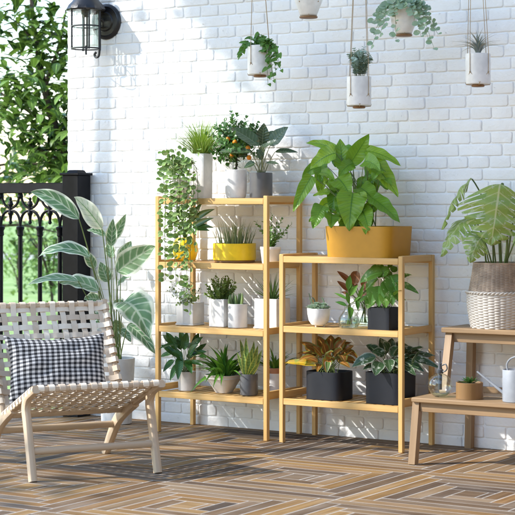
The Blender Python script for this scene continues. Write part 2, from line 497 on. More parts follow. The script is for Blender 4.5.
g = MB(); g.box((-1.5, -17, -.1), (16, -12.2, 4.6), .01); g.build('wall', plain('ochre_render', (.40, .31, .22), .9, .3, 60), t)
g = MB(); g.box((-1.8, -17.3, 4.601), (16.3, -11.9, 4.85), .02); g.build('roof', M['terracotta'], t)

# ---- iron fence
FY = -.085
f = thing('iron_fence', (-.85, FY, 0), 'black wrought iron garden fence with gothic arches and thick end post', 'fence')
def fz(v): return P(30, v, FY).z
g = MB(); px0, px1 = P(62.5, 200, FY - .06).x, P(78, 200, FY - .06).x
pc = (px0 + px1) / 2; hw = .062
g.box((pc - hw, FY - hw, 0), (pc + hw, FY + hw, fz(176)), .003); post = g.build('post', M['iron'], f)
g = MB(); g.box((pc - hw - .012, FY - hw - .012, fz(176)), (pc + hw + .012, FY + hw + .008, fz(173.6)), .003)
g.lathe([(.062, fz(173.6)), (.05, fz(171)), (.04, fz(170.6))], (pc, FY, 0), 4, rot=math.pi / 4, pw=2, cap1=True); g.build('post_cap', M['iron'], post)
RZ0, RZ1 = fz(193.3), fz(183)
g = MB(); g.box((-4.2, FY - .03, RZ0), (pc - hw - .006, FY + .03, RZ1), .004); g.build('top_rail', M['iron'], f)
g = MB(); g.box((-4.2, FY - .02, .08), (pc - hw - .002, FY + .02, .13), .004); g.build('bottom_rail', M['iron'], f)
X0 = P(60, 250, FY).x; DX = X0 - P(40, 250, FY).x
zc, za, zb, zt = fz(228), fz(216), fz(206), fz(194)
g = MB(); g.tube([V((X0, FY, .12)), V((X0, FY, zc))], .0135, 8, pw=5)
g.lathe([(.013, zc - .055), (.021, zc - .045), (.018, zc - .02), (.026, zc - .004), (.026, zc + .006), (.014, zc + .012)], (X0, FY, 0), 12, cap1=True)
pk = g.build('picket', M['iron'], f)
g = MB(); xm = X0 + DX / 2
g.lathe([(.004, zb - .115), (.013, zb - .105), (.008, zb - .09), (.012, zb - .06), (.019, zb - .045), (.012, zb - .03), (.012, zb + .0), (.02, zb + .01), (.013, zb + .028), (.007, zb + .034), (.011, zb + .045), (.003, zb + .056)], (xm, FY, 0), 12, cap1=True)
fin = g.build('finial', M['iron'], f)
g = MB()
for sgn in (-1, 1):
    x0 = X0 if sgn > 0 else X0 + DX
    g.tube(bez(V((x0, FY, zc)), V((x0, FY, zb - .035)), V((xm - sgn * .008, FY, zb - .028)), 8), .009, 6)
    g.tube(bez(V((xm - sgn * .012, FY, zb - .012)), V((x0 + sgn * .012, FY, zb + .0)), V((x0 + sgn * .006, FY, zt + .01)), 8), .009, 6)
g.lathe([(.012, zt - .03), (.02, zt - .016), (.016, zt), (.02, RZ0 - .002)], (X0, FY, 0), 10)
arch = g.build('arch', M['iron'], f)
for i in range(1, 21):
    child_copy(pk, f, (-DX * i, 0, 0)); child_copy(fin, f, (-DX * i, 0, 0)); child_copy(arch, f, (-DX * i, 0, 0))

# ---- trees and shrubs of the garden
LT = leafmat('tree_leaf', (.22, .36, .07), (.014, .04, .008), rib=.03, trans=.25, rough=.35)
LS = leafmat('shrub_leaf', (.32, .46, .15), (.20, .34, .09), rib=0, trans=.4, rough=.5)
def limb(g, pts, r0, r1):
    p = smooth(pts, 5); m = len(p) - 1
    g.tube(p, [r0 + (r1 - r0) * i / m for i in range(m + 1)], 7)
    return p
def crown_leaf(g, c, L):
    az = rnd(0, 6.28); g.rleaf(c, az, rnd(-.9, .5), L, L * rnd(.42, .55), .4, shape='ellipse', fold=.25, ns=4, nv=1)
def tree(name, base, h, cr, n, L, label, paths=(), group=None, bias=None):
    base = V(base); t = thing(name, base, label, 'tree', group)
    g = MB(); top = base + V((0, 0, h))
    sp = limb(g, [base, base + V((.1, 0, h * .4)), top + V((-.1, .1, -cr * .3))], .09, .03)
    tips = []
    for k in range(12):
        q = sp[rnd_i(len(sp) // 3, len(sp) - 1)]; a = rnd(0, 6.28)
        e = q + V((math.cos(a) * cr * .8, math.sin(a) * cr * .8, rnd(-.1, .7) * cr)); tips += limb(g, [q, (q + e) / 2 + V((0, 0, .1)), e], .028, .006)
    for pth, r in paths: tips += limb(g, pth, r, r * .3) * 3
    g.build('trunk', M['bark'], t)
    g = MB()
    for k in range(n):
        if k % 3 and tips:
            q = tips[R.randrange(len(tips))]; c = q + V((rnd(-1, 1), rnd(-1, 1), rnd(-1, 1))) * .26
        else:
            while True:
                d = V((rnd(-1, 1), rnd(-1, 1), rnd(-1, 1)))
                if d.length < 1: break
            c = top + V((d.x * cr, d.y * cr, d.z * cr * .9))
        crown_leaf(g, c, L * rnd(.7, 1.25))
    g.build('crown', LT, t)
    return t
def rnd_i(a, b): return R.randint(a, b)
TY = 3.4
def q(u, v, y=TY): return P(u, v, y)
tree('garden_tree', q(100, 150).xy.to_3d(), 2.15, .95, 2300, .15, 'leafy tree with dark forked boughs behind the iron fence post',
     [([q(78, 175), q(58, 135), q(44, 85), q(36, 40), q(30, -10)], .05), ([q(58, 135), q(30, 112), q(8, 98), q(-10, 84)], .022),
      ([q(44, 88), q(58, 50), q(66, 10)], .026), ([q(60, 150), q(40, 150), q(15, 152)], .009), ([q(38, 50), q(20, 25), q(-5, 10)], .012)], 'trees behind the fence')
tree('garden_tree', q(-40, 150, 8).xy.to_3d(), 2.4, 1.7, 800, .2, 'smaller leafy tree at the far left beyond the iron fence', (), 'trees behind the fence')
def shrub(u, y, r, h, n, label):
    b = P(u, 250, y); b.z = -.06
    t = thing('garden_shrub', b, label, 'shrub', 'shrubs on the lawn')
    g = MB()
    for k in range(7):
        a = rnd(0, 6.28); g.tube(bez(b, b + V((0, 0, h * .5)), b + V((math.cos(a) * r * .6, math.sin(a) * r * .6, h * .8)), 5), .012, 5)
    g.build('stems', M['bark'], t)
    g = MB()
    for k in range(n):
        d = V((R.gauss(0, .42), R.gauss(0, .42), R.gauss(0, .42)))
        crown_leaf(g, b + V((d.x * r, d.y * r, h * .52 + d.z * h * .6)), rnd(.07, .13))
    g.build('leaves', LS, t)
shrub(52, 9, .5, 1.15, 500, 'round pale green shrub nearest the fence post on the lawn')
shrub(18, 12, .7, 1.0, 350, 'pale green shrub left of centre on the sunny lawn')
shrub(36, 18, 1.0, 1.3, 500, 'broad pale shrub far across the lawn')
# unseen trees added left of the frame; their crowns dapple lower wall and floor
def added_side_tree(base, h, cr, n, label):
    base = V(base); t = thing('garden_tree', base, label, 'tree')
    g = MB(); top = base + V((0, 0, h)); limb(g, [base, base + V((.05, .1, h * .5)), top], .05, .02)
    for k in range(10):
        a = rnd(0, 6.28); s0 = base + V((0, 0, h * rnd(.5, .9)))
        limb(g, [s0, s0 + V((math.cos(a) * cr.x * .4, math.sin(a) * cr.y * .4, .15)), s0 + V((math.cos(a) * cr.x * .8, math.sin(a) * cr.y * .8, rnd(-.2, .4)))], .015, .004)
    g.build('trunk', M['bark'], t); g = MB()
    for k in range(n):
        while True:
            d = V((rnd(-1, 1), rnd(-1, 1), rnd(-1, 1)))
            if d.length < 1: break
        crown_leaf(g, top + V((d.x * cr.x, d.y * cr.y, d.z * cr.z)), rnd(.09, .17))
    g.build('crown', LT, t)
added_side_tree((-2.75, -2.35, 0), 2.72, V((.85, .85, .72)), 520, 'slender unseen tree at the left, added to dapple the lower wall')
added_side_tree((-2.2, -4.1, 0), 2.1, V((.8, 1.2, .8)), 420, 'low unseen tree left of the chair, added to dapple the floor')

# ---- wall lantern
lx = P(86, 30, -.125).x; LY = -.125
f = thing('wall_lantern', P(108, 22, -.005), 'black iron caged lantern on the white brick wall', 'lantern')
pc_ = P(107, 22, -.005)
def disc_y(g, c, prof, n=28):                        # lathe whose axis is the wall's normal
    k = MB(); k.lathe(prof, (0, 0, 0), n, cap1=True)
    g.add([V((p.x, -p.z, p.y)) + c for p in k.v], k.f, k.t)
g = MB(); disc_y(g, pc_, [(.108, -.008), (.110, .010), (.104, .018), (.092, .022), (.086, .016), (.06, .018), (.054, .028), (.03, .03), (.001, .034)])
wp = g.build('wall_plate', M['lantern'], f)
def lz(v): return P(86, v, LY).z
zt, zb = lz(9), lz(49)
g = MB(); g.lathe([(.112, zt - .012), (.118, zt - .004), (.105, zt + .02), (.085, zt + .045), (.075, zt + .06), (.05, zt + .09), (.02, zt + .13), (.012, zt + .16)], (lx, LY, 0), 28, cap1=True,
                  fn=lambda a, z: .004 * math.cos(14 * a) if z < zt + .03 else 0); g.build('hood', M['lantern'], f)
g = MB()
for k in range(4):
    a = math.pi * (.5 * k + .28); g.tube([V((lx + .088 * math.cos(a), LY + .088 * math.sin(a), zz)) for zz in (zb - .006, zt)], .0055, 6)
g.tube([V((lx, LY, zb - .035)), V((lx, LY, zb + .02))], .006, 6)
g.tube(smooth([V((lx + .088, LY + .02, zz)) for zz in (zt, zb + .02, zb - .01)] + [V((lx + .082, LY + .02, zb - .045)), V((lx + .062, LY + .02, zb - .052)), V((lx + .05, LY + .02, zb - .036)), V((lx + .062, LY + .02, zb - .022))], 4), .0075, 7)
g.build('cage_bars', M['lantern'], f)
for zz in (zb + .002, lz(26.5)):
    k = MB(); k.tube([V((lx + .088 * math.cos(a / 32 * 6.2832), LY + .088 * math.sin(a / 32 * 6.2832), zz)) for a in range(33)], .0045, 6, cap=False); k.build('cage_ring', M['lantern'], f)
g = MB(); g.lathe([(.078, zb + .008), (.079, zt - .014)], (lx, LY, 0), 28, cap0=False); g.lathe([(.0755, zt - .014), (.0755, zb + .008)], (lx, LY, 0), 28, cap0=False)
g.build('glass', M['glass'], f)
g = MB(); g.lathe([(.03, zt + .0), (.03, zt - .03), (.018, zt - .038), (.016, zt - .05)], (lx, LY, 0), 16, cap1=True); g.tube([V((lx + .008, LY, zt - .03)), V((lx + .008, LY, zb + .0))], .0055, 6); g.tube([V((lx - .016, LY, zt - .03)), V((lx - .016, LY, zb - .0))], .0045, 6)
g.build('lamp_holder', M['lantern'], f)
g = MB(); g.tube(smooth([pc_ + V((0, -.02, -.01)), pc_ + V((-.01, -.06, .02)), V((lx + .085, LY + .02, lz(20)))], 6), .009, 8); g.build('arm', M['lantern'], f)

# ================================================================ SHELVES
PW = .0265; SD = .377; YF = -.41; SW = .76
def shelf(x0, H, levels, label):
    t = thing('plant_shelf', (x0, YF, 0), label, 'shelf', 'slatted pine shelves')
    p0 = None
    for dx in (0, SW - PW):
        for dy in (0, SD - PW):
            g = MB(); g.box((x0 + dx, YF + dy, 0), (x0 + dx + PW, YF + dy + PW, H), .003)
            for zz in levels:                        # screw heads on the end faces
                g.lathe([(.004, 0), (.004, .0006)], (0, 0, 0), 8)
                for i in range(len(g.v) - 16, len(g.v)): p = g.v[i]; g.v[i] = V((x0 + dx + PW + p.z - .0001, YF + dy + PW * .5 + p.x, zz - .012 + p.y))
            g.build('post', M['pine'], t)
    for i, zz in enumerate(levels):
        low = i == len(levels) - 1; up = .036 if low else .012
        for nm, y in (('front_rail', YF + .0008), ('back_rail', YF + SD - PW + .004)):
            g = MB(); g.box((x0 + PW + .0004, y, zz - .034), (x0 + SW - PW - .0004, y + .0195, zz), .002); g.build(nm, M['pine'], t)
        for x in (x0 + .004, x0 + SW - PW + .003):
            g = MB(); g.box((x, YF + PW + .0004, zz - .036 + up), (x + .0195, YF + SD - PW - .0004, zz + up), .002); g.build('side_rail', M['pine'], t)
        g = MB(); n = 13; xs = x0 + PW + .004; wdt = (SW - 2 * PW - .008) / n
        for k in range(n):
            g.box((xs + k * wdt + .008, YF + .021, zz - .016), (xs + (k + 1) * wdt - .008, YF + SD - PW + .0035, zz - .003), .002)
        g.build('slats', M['pine'], t)
    return t
LT_ = [1.337, .973, .608, .234]; LL_ = [1.019, .638, .243]
shelf(0, 1.35, LT_, 'tall slatted pine plant shelf on the left with four tiers')
shelf(.836, 1.03, LL_, 'lower slatted pine plant shelf with three tiers right of the tall one')

# ================================================================ TWO TIER STAND
BZ = P(411, 397.5, -.71).z; bzb = P(411, 402, -.71).z
HZ = P(441, 327.5, -.33).z
t = thing('plant_stand', (1.79, -.70, 0), 'oak two tier plant stand at the right holding the wicker basket', 'plant stand')
bx0 = P(411, 397, -.71).x; bx1 = bx0 + .66
g = MB(); g.box((bx0, -.71, bzb), (bx1, -.45, BZ), .004); low = g.build('lower_tier', M['oak'], t)
hx0 = P(441, 330, -.33).x; hx1 = hx0 + .66
g = MB(); g.box((hx0, -.33, HZ - .026), (hx1, -.02, HZ), .004); top = g.build('upper_tier', M['oak'], t)
def slab_leg(a, b, w=.038, d=.042, y=None):
    g = MB(); g.tube([V(a), V(b)], w / 2, 4, side=V((1, 0, 0)), ry=d / 2, pw=30); return g.build('leg', M['oak'], t)
fx = P(415, 412, -.69).x
slab_leg((fx + .006, -.672, bzb - .0005), (P(414, 464, -.71).x, -.72, 0.0)); slab_leg((bx1 - .05, -.672, bzb - .0005), (bx1 - .042, -.72, 0))
g = MB(); g.box((fx + .026, -.686, bzb - .048), (bx1 - .07, -.664, bzb - .0005), .002); g.build('front_apron', M['oak'], t)
ux = P(450, 338, -.29).x
slab_leg((ux, -.285, HZ - .0265), (P(444.5, 388, -.465).x, -.472, BZ + .0005)); slab_leg((hx1 - .05, -.285, HZ - .0265), (hx1 - .04, -.472, BZ + .0005))
g = MB(); g.box((ux + .021, -.300, HZ - .075), (hx1 - .071, -.279, HZ - .0265), .002); g.build('upper_apron', M['oak'], t)
rx = P(472, 342, -.05).x
slab_leg((rx, -.055, HZ - .0265), (P(469.5, 447, -.03).x, -.034, 0)); slab_leg((hx1 - .05, -.055, HZ - .0265), (hx1 - .05, -.034, 0))
g = MB(); zz = P(490, 389.5, -.05).z; g.box((rx + .021, -.062, zz - .018), (hx1 - .07, -.036, zz + .014), .002); g.build('stretcher', M['oak'], t)
for x in (rx - .004, hx1 - .05):
    g = MB(); g.box((x - .012, -.4495, bzb - .03), (x + .012, -.078, bzb + .005), .002); g.build('side_rail', M['oak'], t)

# ================================================================ LOUNGE CHAIR
FL = V((.562, -2.159, 0)); EX = V((.535, .845, 0)).normalized(); EY = V((-EX.y, EX.x, 0))
def c3(x, y, z): return FL + EX * x + EY * y + Z * z
ch = thing('lounge_chair', c3(.31, .4, 0), 'pale ash lounge chair with cream woven strap seat and back', 'chair')
CW = .63; AP = .0525
def seat_z(y): return .437 - (y + .03) * .345
for x in (0.0, CW):
    pth = smooth([c3(x, .0, 0), c3(x, .038, .12), c3(x, .085, .26), c3(x, .108, .335), c3(x, .075, .388), c3(x, .005, .418), c3(x, -.05, .436)], 5)
    rr = [.021, .0215, .022, .0225, .023, .0235, .024, .0245, .025, .0255, .026, .0265, .027, .0275, .028, .028, .027, .0255, .024, .0225, .0215, .0205, .020, .0195, .019, .0185, .018, .0175, .017, .0165, .016]
    g = MB(); g.tube(pth, rr[:len(pth)], 14, side=EY, ry=.0195, pw=3.2)
    g.build('front_leg', M['ash'], ch)
    g = MB(); g.tube(smooth([c3(x, -.045, .438), c3(x, .15, .371), c3(x, .33, .306), c3(x, .46, .258)], 5), [.019] * 16, 12, side=Z, ry=.0175, pw=4); g.build('side_rail', M['ash'], ch)
    g = MB(); g.tube(smooth([c3(x, .30, .31), c3(x, .44, .255), c3(x, .555, .195), c3(x, .65, .10), c3(x, .735, 0)], 5), [.024 + .008 * math.sin(i / 20 * math.pi) for i in range(21)], 12, side=EY, ry=.0195, pw=3.2); g.build('back_leg', M['ash'], ch)
    g = MB(); g.tube([c3(x, .47, .235), c3(x, .63, .52), c3(x, .765, .80)], [.02, .018, .015], 12, side=EY, ry=.0155, pw=4); g.build('back_post', M['ash'], ch)
def bar(nm, a, b, r, r2=None, pw=3):
    g = MB(); g.tube([a, a.lerp(b, .33), a.lerp(b, .66), b], r, 12, side=Z, ry=r2 or r, pw=pw); return g.build(nm, M['ash'], ch)
bar('front_rail', c3(0, -.03, .436), c3(CW, -.03, .436), .014); bar('rear_rail', c3(.012, .45, .262), c3(CW - .012, .45, .262), .016)
bar('top_rail', c3(0, .757, .782), c3(CW, .757, .782), .0125); bar('back_lower_rail', c3(.012, .50, .30), c3(CW - .012, .50, .30), .012)
bar('stretcher', c3(.012, .043, .137), c3(CW - .012, .043, .137), .0175, .014, 2.2); bar('stretcher', c3(.012, .575, .172), c3(CW - .012, .575, .172), .0175, .015, 2.2)
def strap(g, pts, nrm, w, wid):
    """flat strap along pts with width direction wid"""
    vs = []; uv = []; ln = 0; m = len(pts)
    for i, p in enumerate(pts):
        t_ = (pts[min(i + 1, m - 1)] - pts[max(i - 1, 0)]).normalized(); n_ = wid.cross(t_).normalized()
        if i: ln += (p - pts[i - 1]).length
        for a, b in ((-1, 1), (1, 1), (1, -1), (-1, -1)):
            vs.append(p + wid * (a * w / 2) + n_ * (b * .0011)); uv.append((ln, a * w))
    fs = []
    for i in range(m - 1):
        for k in range(4): fs.append((i * 4 + k, i * 4 + (k + 1) % 4, i * 4 + 4 + (k + 1) % 4, i * 4 + 4 + k))
    g.add(vs, fs, uv)
def wrap(c, e1, e2, r, a0, a1, n=7):
    return [c + (e1 * math.cos(a0 + (a1 - a0) * i / n) + e2 * math.sin(a0 + (a1 - a0) * i / n)) * r for i in range(n + 1)]
def weave(g, o, du, dv, nu, nv, lu, lv, rail_r, wid=.029):
    """o corner; du, dv unit vectors; straps both ways, over and under, wrapped round the end rails"""
    N = du.cross(dv).normalized(); pu, pv = lu / nu, lv / nv
    for i in range(nu):
        c = o + du * (pu * (i + .5)); pts = wrap(c, dv, N, rail_r + .003, -math.pi * .75, -math.pi * 1.5, 6)
        k = 4 * nv
        pts += [c + dv * (lv * j / k) + N * (.0035 * math.cos((j / 4 - .5 + i) * math.pi)) for j in range(2, k - 1)]
        pts += wrap(c + dv * lv, dv, N, rail_r + .003, math.pi * .5, -math.pi * .25, 6)
        strap(g, pts, N, wid, du)
    for j in range(nv):
        c = o + dv * (pv * (j + .5)); k = 4 * nu
        pts = wrap(c, -du, N, .0215, -math.pi * .2, math.pi * .5, 5)
        pts += [c + du * (lu * i / k) - N * (.0035 * math.cos((i / 4 - .5 + j) * math.pi)) for i in range(2, k - 1)]
        pts += wrap(c + du * lu, du, N, .0215, math.pi * .5, -math.pi * .2, 5)
        strap(g, pts, N, wid, dv)
g = MB(); dv = (c3(0, .45, .262) - c3(0, -.03, .436)); weave(g, c3(0, -.03, .436), EX, dv.normalized(), 12, 10, CW, dv.length, .0165); g.build('seat_weave', M['strap'], ch)
g = MB(); dv = (c3(0, .757, .782) - c3(0, .50, .30)); weave(g, c3(0, .50, .30), EX, dv.normalized(), 12, 11, CW, dv.length, .014); g.build('back_weave', M['strap'], ch)

# ---- gingham cushion leaning on the back
def gingham():
    t = NT('gingham_cotton'); uv = t.coord('UV'); sp = t.add('ShaderNodeSeparateXYZ'); t.l.new(uv, sp.inputs[0])
    def band(x): return t.step(t.math('ABSOLUTE', t.math('SUBTRACT', t.math('FRACT', x), .5)), .27, .23)
    a, b = band(t.math('MULTIPLY', sp.outputs[0], 35.0)), band(t.math('MULTIPLY', sp.outputs[1], 45.0))
    s_ = t.math('MULTIPLY', t.math('ADD', a, b), .5)
    fine = t.noise(uv, 1, 2, .5, (500, 500, 1))
    t.col(t.mix(t.math('MULTIPLY', fine, .06), t.ramp(s_, [(0, (.60, .575, .55)), (.5, (.17, .165, .165)), (1, (.012, .012, .014))]), (.3, .3, .3)))
    t.set(Roughness=.9, Specular_IOR_Level=.1); t.bump(fine, .2, .001); return t.m
cu = MB(); NU, NV = 36, 26; W2, H2 = .266, .183
bc = c3(.265, .385, .305); upv = (c3(0, .585, .655) - c3(0, .385, .305)).normalized(); nrm = EX.cross(upv).normalized() * -1
nrm = nrm if nrm.dot(EY) < 0 else -nrm
for sgn in (1, -1):
    vs = []; uv = []
    for i in range(NU + 1):
        for j in range(NV + 1):
            a, b = i / NU * 2 - 1, j / NV * 2 - 1
            pin = 1 - .10 * (1 - a * a) * abs(b) ** 3 ; pin2 = 1 - .09 * (1 - b * b) * abs(a) ** 3
            th = .068 * (max(0, 1 - abs(a) ** 2.6) ** .55) * (max(0, 1 - abs(b) ** 2.6) ** .55)
            th += .004 * math.sin(a * 9 + b * 4) * math.sin(b * 7 - a * 3) * (1 - a * a) * (1 - b * b)
            th += (.006 * math.sin(a * 5 - b * 9 + 1) * math.sin(a * 3 + b * 2) + .005 * math.sin((abs(a) + abs(b)) * 16) * max(0, abs(a) + abs(b) - 1)) * (1 - a ** 4) * (1 - b ** 4)
            x, y = a * W2 * pin2, b * H2 * pin
            sagx = .012 * math.sin(b * 2) 
            vs.append(bc + EX * (x + sagx) + upv * (y + H2 - .012 * (1 - a * a) * (b > 0) * b * 1.6) + nrm * (sgn * th + .055)); uv.append((x, y))
    k = NV + 1
    fs = [(i * k + j, (i + 1) * k + j, (i + 1) * k + j + 1, i * k + j + 1) for i in range(NU) for j in range(NV)]
    cu.add(vs, fs if sgn < 0 else [f_[::-1] for f_ in fs], uv)
cush = cu.build('cushion', gingham())
props(cush, 'black and white gingham cushion leaning on the woven chair back', 'cushion')

# ================================================================ POTS
def hollow(g, outer, c, n=40, pw=2, sx=1, sy=1, wall=.006, deep=.02, rot=0):
    """pot turned from its outer profile [(r, z)...] bottom to top, with a rim and an inside"""
    r, z = outer[-1]
    prof = [(outer[0][0] * .9, outer[0][1])] + [(outer[0][0], outer[0][1] + .0015)] + outer[1:] + [(r - wall * .3, z + .0012), (r - wall * .8, z + .0008), (r - wall, z - .002), (r - wall * 1.3, z - deep - .01)]
    g.lathe(prof, c, n, pw, sx, sy, rot)
    return r - wall * 1.1, z - deep
PG = 'potted plants on the shelves'
def potted(label, u0, u1, vt, zs, y, mat, outer=None, pw=2, asp=1, k=1.0, name='potted_plant', cat='potted plant', soil='soil', group=PG, deep=.02, cx=None):
    """pot whose silhouette spans photo columns u0..u1 and rises to row vt, standing at height zs and depth y.
    outer: profile in units of (radius, height)"""
    p = P((u0 + u1) / 2, vt, y); r = (u1 - u0) / 2 / scale_at(p) * k; h = p.z - zs
    base = V((p.x, y, zs + .0005)); t = thing(name, base, label, cat, group)
    g = MB(); prof = [(a * r, b * h) for a, b in (outer or [(.96, 0), (1, .04), (1, 1)])]
    ri, zi = hollow(g, prof, base, 40 if pw == 2 else 56, pw, 1, asp, deep=deep)
    g.build('pot', mat, t)
    s = MB(); s.lathe([(ri, zi), (ri * .6, zi + .004), (.001, zi + .006)], base, 40 if pw == 2 else 56, pw, 1, asp, cap0=False)
    s.build('soil', M[soil], t)
    return t, V((p.x, y, base.z + zi)), ri
def fol(g, t, mat, nm='leaves', label=None): return g.build(nm, mat, t, label=label)

def disk(r): a = rnd(0, 6.283); q = r * math.sqrt(R.random()); return V((q * math.cos(a), q * math.sin(a), 0)), a
def blades(g, c, r, n, L0, L1, W, spread, droop, shape='blade', ns=5, lean=.5, fold=.35):
    for k in range(n):
        d, a = disk(r); f = d.length / max(r, 1e-4)
        el = math.pi / 2 - f * spread - rnd(0, .18)
        g.rleaf(c + d, a + rnd(-.5, .5), el, rnd(L0, L1), W * rnd(.8, 1.2), droop * rnd(.4, 1.2), shape=shape, ns=ns, nv=1, fold=fold)
def twig(gs, gl, A, Mid, B, n, L, W, shape='ellipse', r=.0018, up=.5, whorl=1, ns=4):
    pts = bez(A, Mid, B, 10); gs.tube(pts, [r * (1 - .06 * i) for i in range(11)], 5)
    ph = rnd(0, 6)
    for k in range(n):
        f = .15 + .85 * (k + .5) / n; i = f * 10; a = int(min(9, i)); p = pts[a].lerp(pts[a + 1], i - a)
        t_ = (pts[a + 1] - pts[a]).normalized(); sd = t_.cross(V((.2, -.9, .3))).normalized(); bn = sd.cross(t_)
        for wv in range(whorl):
            an = ph + k * 2.4 + wv * 6.283 / whorl
            o = (sd * math.cos(an) + bn * math.sin(an)); d = (o + t_ * up).normalized(); l = L * rnd(.75, 1.2) * (1 - .3 * f)
            gl.leaf(p, p + d * l * .5 + t_ * l * .12, p + d * l, W * rnd(.8, 1.15), t_ - o * .3 + TOCAM * .15, shape=shape, ns=ns, nv=1, fold=.2)
def stalked(gs, gl, root, base, tip, W, F=None, arch=.0, shape='ovate', r=.0025, wave=.03, fold=.28, ns=12, nv=3, bow=.35, M_=None):
    """petiole from root to the leaf's base, then the blade to its tip"""
    dv = base - root; m = root + Z * dv.z * .62 + V((dv.x, dv.y, 0)) * (.5 - bow * .6)
    pts = bez(root, m, base, 10); gs.tube(pts, [r * (1 - .04 * i) for i in range(11)], 6)
    mid = (base + tip) / 2 + Z * arch
    F = F or (TOCAM * .75 + Z * .65)
    gl.leaf(base, M_ or mid, tip, W, F, shape=shape, wave=wave, fold=fold, ns=ns, nv=nv)

def filler(gs, gl, c, n, u0, u1, v0, v1, y0, y1, Lp, W, shape='ovate', out=1.0):
    """inner leaves that thicken a plant: stalks from the soil to random spots, blades turned outward"""
    for k in range(n):
        u, v, y = rnd(u0, u1), rnd(v0, v1), rnd(y0, y1); b = P(u, v, y); o = V((b.x - c.x, b.y - c.y, 0)); o = o.normalized() if o.length > .01 else V((1, 0, 0))
        L = rnd(*Lp); up = rnd(-.5, .8); e = b + (o * out + Z * up + V((rnd(-.4, .4), rnd(-.4, .4), 0))).normalized() * L
        stalked(gs, gl, c + V((rnd(-.03, .03), rnd(-.03, .03), 0)), b, e, rnd(*W), F=Z - o * up * .6 + TOCAM * .4, arch=L * .14, shape=shape, r=.0018, bow=.1, wave=.03, ns=10, nv=2)

# ---- leaf materials
L_grass = leafmat('fine_grass', (.34, .47, .07), (.20, .34, .05), rib=0, trans=.35)
L_pale = leafmat('pale_sedge', (.28, .34, .17), (.20, .28, .12), rib=0, trans=.3)
L_coin = leafmat('coin_leaf', (.13, .25, .05), (.27, .39, .13), edge=(.46, .53, .28), rib=.0, trans=.2, rough=.3, e0=.8, e1=.95, back=(.36, .42, .24))
L_citrus = leafmat('citrus_leaf', (.05, .14, .03), (.10, .22, .05), trans=.22, rough=.3)
L_dark = leafmat('dark_broad_leaf', (.04, .075, .035), (.095, .145, .07), vein=(.16, .20, .11), stripes=9, duty=.86, slant=1.0, blotch=(.17, .11, .05), bl_amt=.60, bscale=2.5, trans=.12, rough=.22)
L_deep = leafmat('deep_green_leaf', (.04, .115, .025), (.075, .17, .035), trans=.18, rough=.28)
L_lily = leafmat('glossy_lily_leaf', (.03, .105, .025), (.085, .21, .045), stripes=14, vein=(.03, .10, .025), vamt=.6, duty=.75, trans=.18, rough=.25)
L_drac = leafmat('dracaena_leaf', (.05, .165, .022), (.16, .34, .045), trans=.22, rough=.3)
L_snake = leafmat('snake_leaf', (.17, .27, .06), (.24, .34, .09), edge=(.55, .55, .13), vamt=.7, stripes=9, slant=.4, vein=(.08, .15, .04), duty=.6, soft=.3, rib=0, trans=.12)
L_shrub = leafmat('shrub_leaflet', (.09, .20, .035), (.15, .28, .06), trans=.2, rib=0)
L_jade = leafmat('jade_leaf', (.15, .25, .055), (.24, .34, .09), trans=.15, rib=0)
L_aloe = leafmat('aloe_leaf', (.11, .22, .06), (.17, .28, .08), trans=.12, rib=0)
L_finger = leafmat('finger_succulent', (.24, .34, .13), (.18, .28, .10), trans=.1, rib=0)
L_wisp = leafmat('wispy_leaflet', (.20, .27, .10), (.13, .20, .06), trans=.25, rib=0)
L_big = leafmat('light_green_leaf', (.33, .52, .035), (.13, .30, .025), stripes=11, slant=1.7, vein=(.09, .22, .02), vamt=.5, duty=.70, soft=.35, trans=.34, rough=.33, back=(.30, .44, .10))
L_calathea = leafmat('striped_leaf', (.17, .30, .16), (.09, .20, .095), stripes=6, slant=1.5, vein=(.38, .47, .35), duty=.62, rib=.05, edge=(.62, .67, .58), e0=.70, e1=.86, trans=.22, rough=.35, soft=.4, back=(.70, .74, .68))
L_young = leafmat('pale_young_leaf', (.60, .66, .58), (.66, .70, .64), stripes=6, slant=1.5, vein=(.24, .38, .22), duty=.78, rib=.04, edge=(.72, .75, .70), e0=.70, e1=.86, trans=.3, rough=.4, soft=.3)
L_varieg = leafmat('speckled_leaf', (.09, .23, .03), (.18, .34, .05), blotch=(.46, .54, .24), bl_amt=.56, bscale=7, trans=.25)
L_bronze = leafmat('bronze_leaf', (.36, .145, .025), (.22, .10, .025), vein=(.55, .32, .09), edge=(.17, .20, .04), trans=.3, rib=.06, rough=.28, blotch=(.26, .2, .05), bl_amt=.6)
L_gold = leafmat('golden_leaf', (.58, .36, .02), (.5, .3, .02), blotch=(.26, .28, .03), bl_amt=.50, trans=.3)
L_red = leafmat('russet_leaf', (.36, .13, .045), (.24, .095, .04), vein=(.16, .06, .03), rib=.05, trans=.25, rough=.3)
L_silver = leafmat('silver_marked_leaf', (.03, .07, .028), (.06, .11, .045), vein=(.14, .19, .11), edge=(.40, .43, .34), e0=.74, e1=1.05, blotch=(.44, .48, .38), bl_amt=.55, bscale=4, trans=.12, rough=.25)
L_eche = leafmat('echeveria_leaf', (.27, .44, .31), (.38, .52, .40), rib=0, trans=.12, tipc=(.38, .47, .36))
L_blue = leafmat('blue_green_leaflet', (.36, .48, .39), (.46, .56, .47), rib=0, trans=.2)
L_ivy = leafmat('pothos_leaf', (.09, .22, .035), (.15, .30, .05), trans=.28)
L_hoya = leafmat('silver_trailing_leaf', (.28, .42, .26), (.40, .52, .37), blotch=(.56, .62, .50), bl_amt=.55, trans=.25, rib=0)
L_air = leafmat('air_plant_leaf', (.25, .31, .25), (.36, .36, .33), rib=0, trans=.1, rough=.6)
L_mon = leafmat('pale_monstera_leaf', (.37, .49, .13), (.24, .36, .09), stripes=7, slant=1.3, vein=(.54, .58, .33), vamt=.6, duty=.80, blotch=(.46, .53, .36), bl_amt=.56, rib=.018, trans=.3, rough=.35)

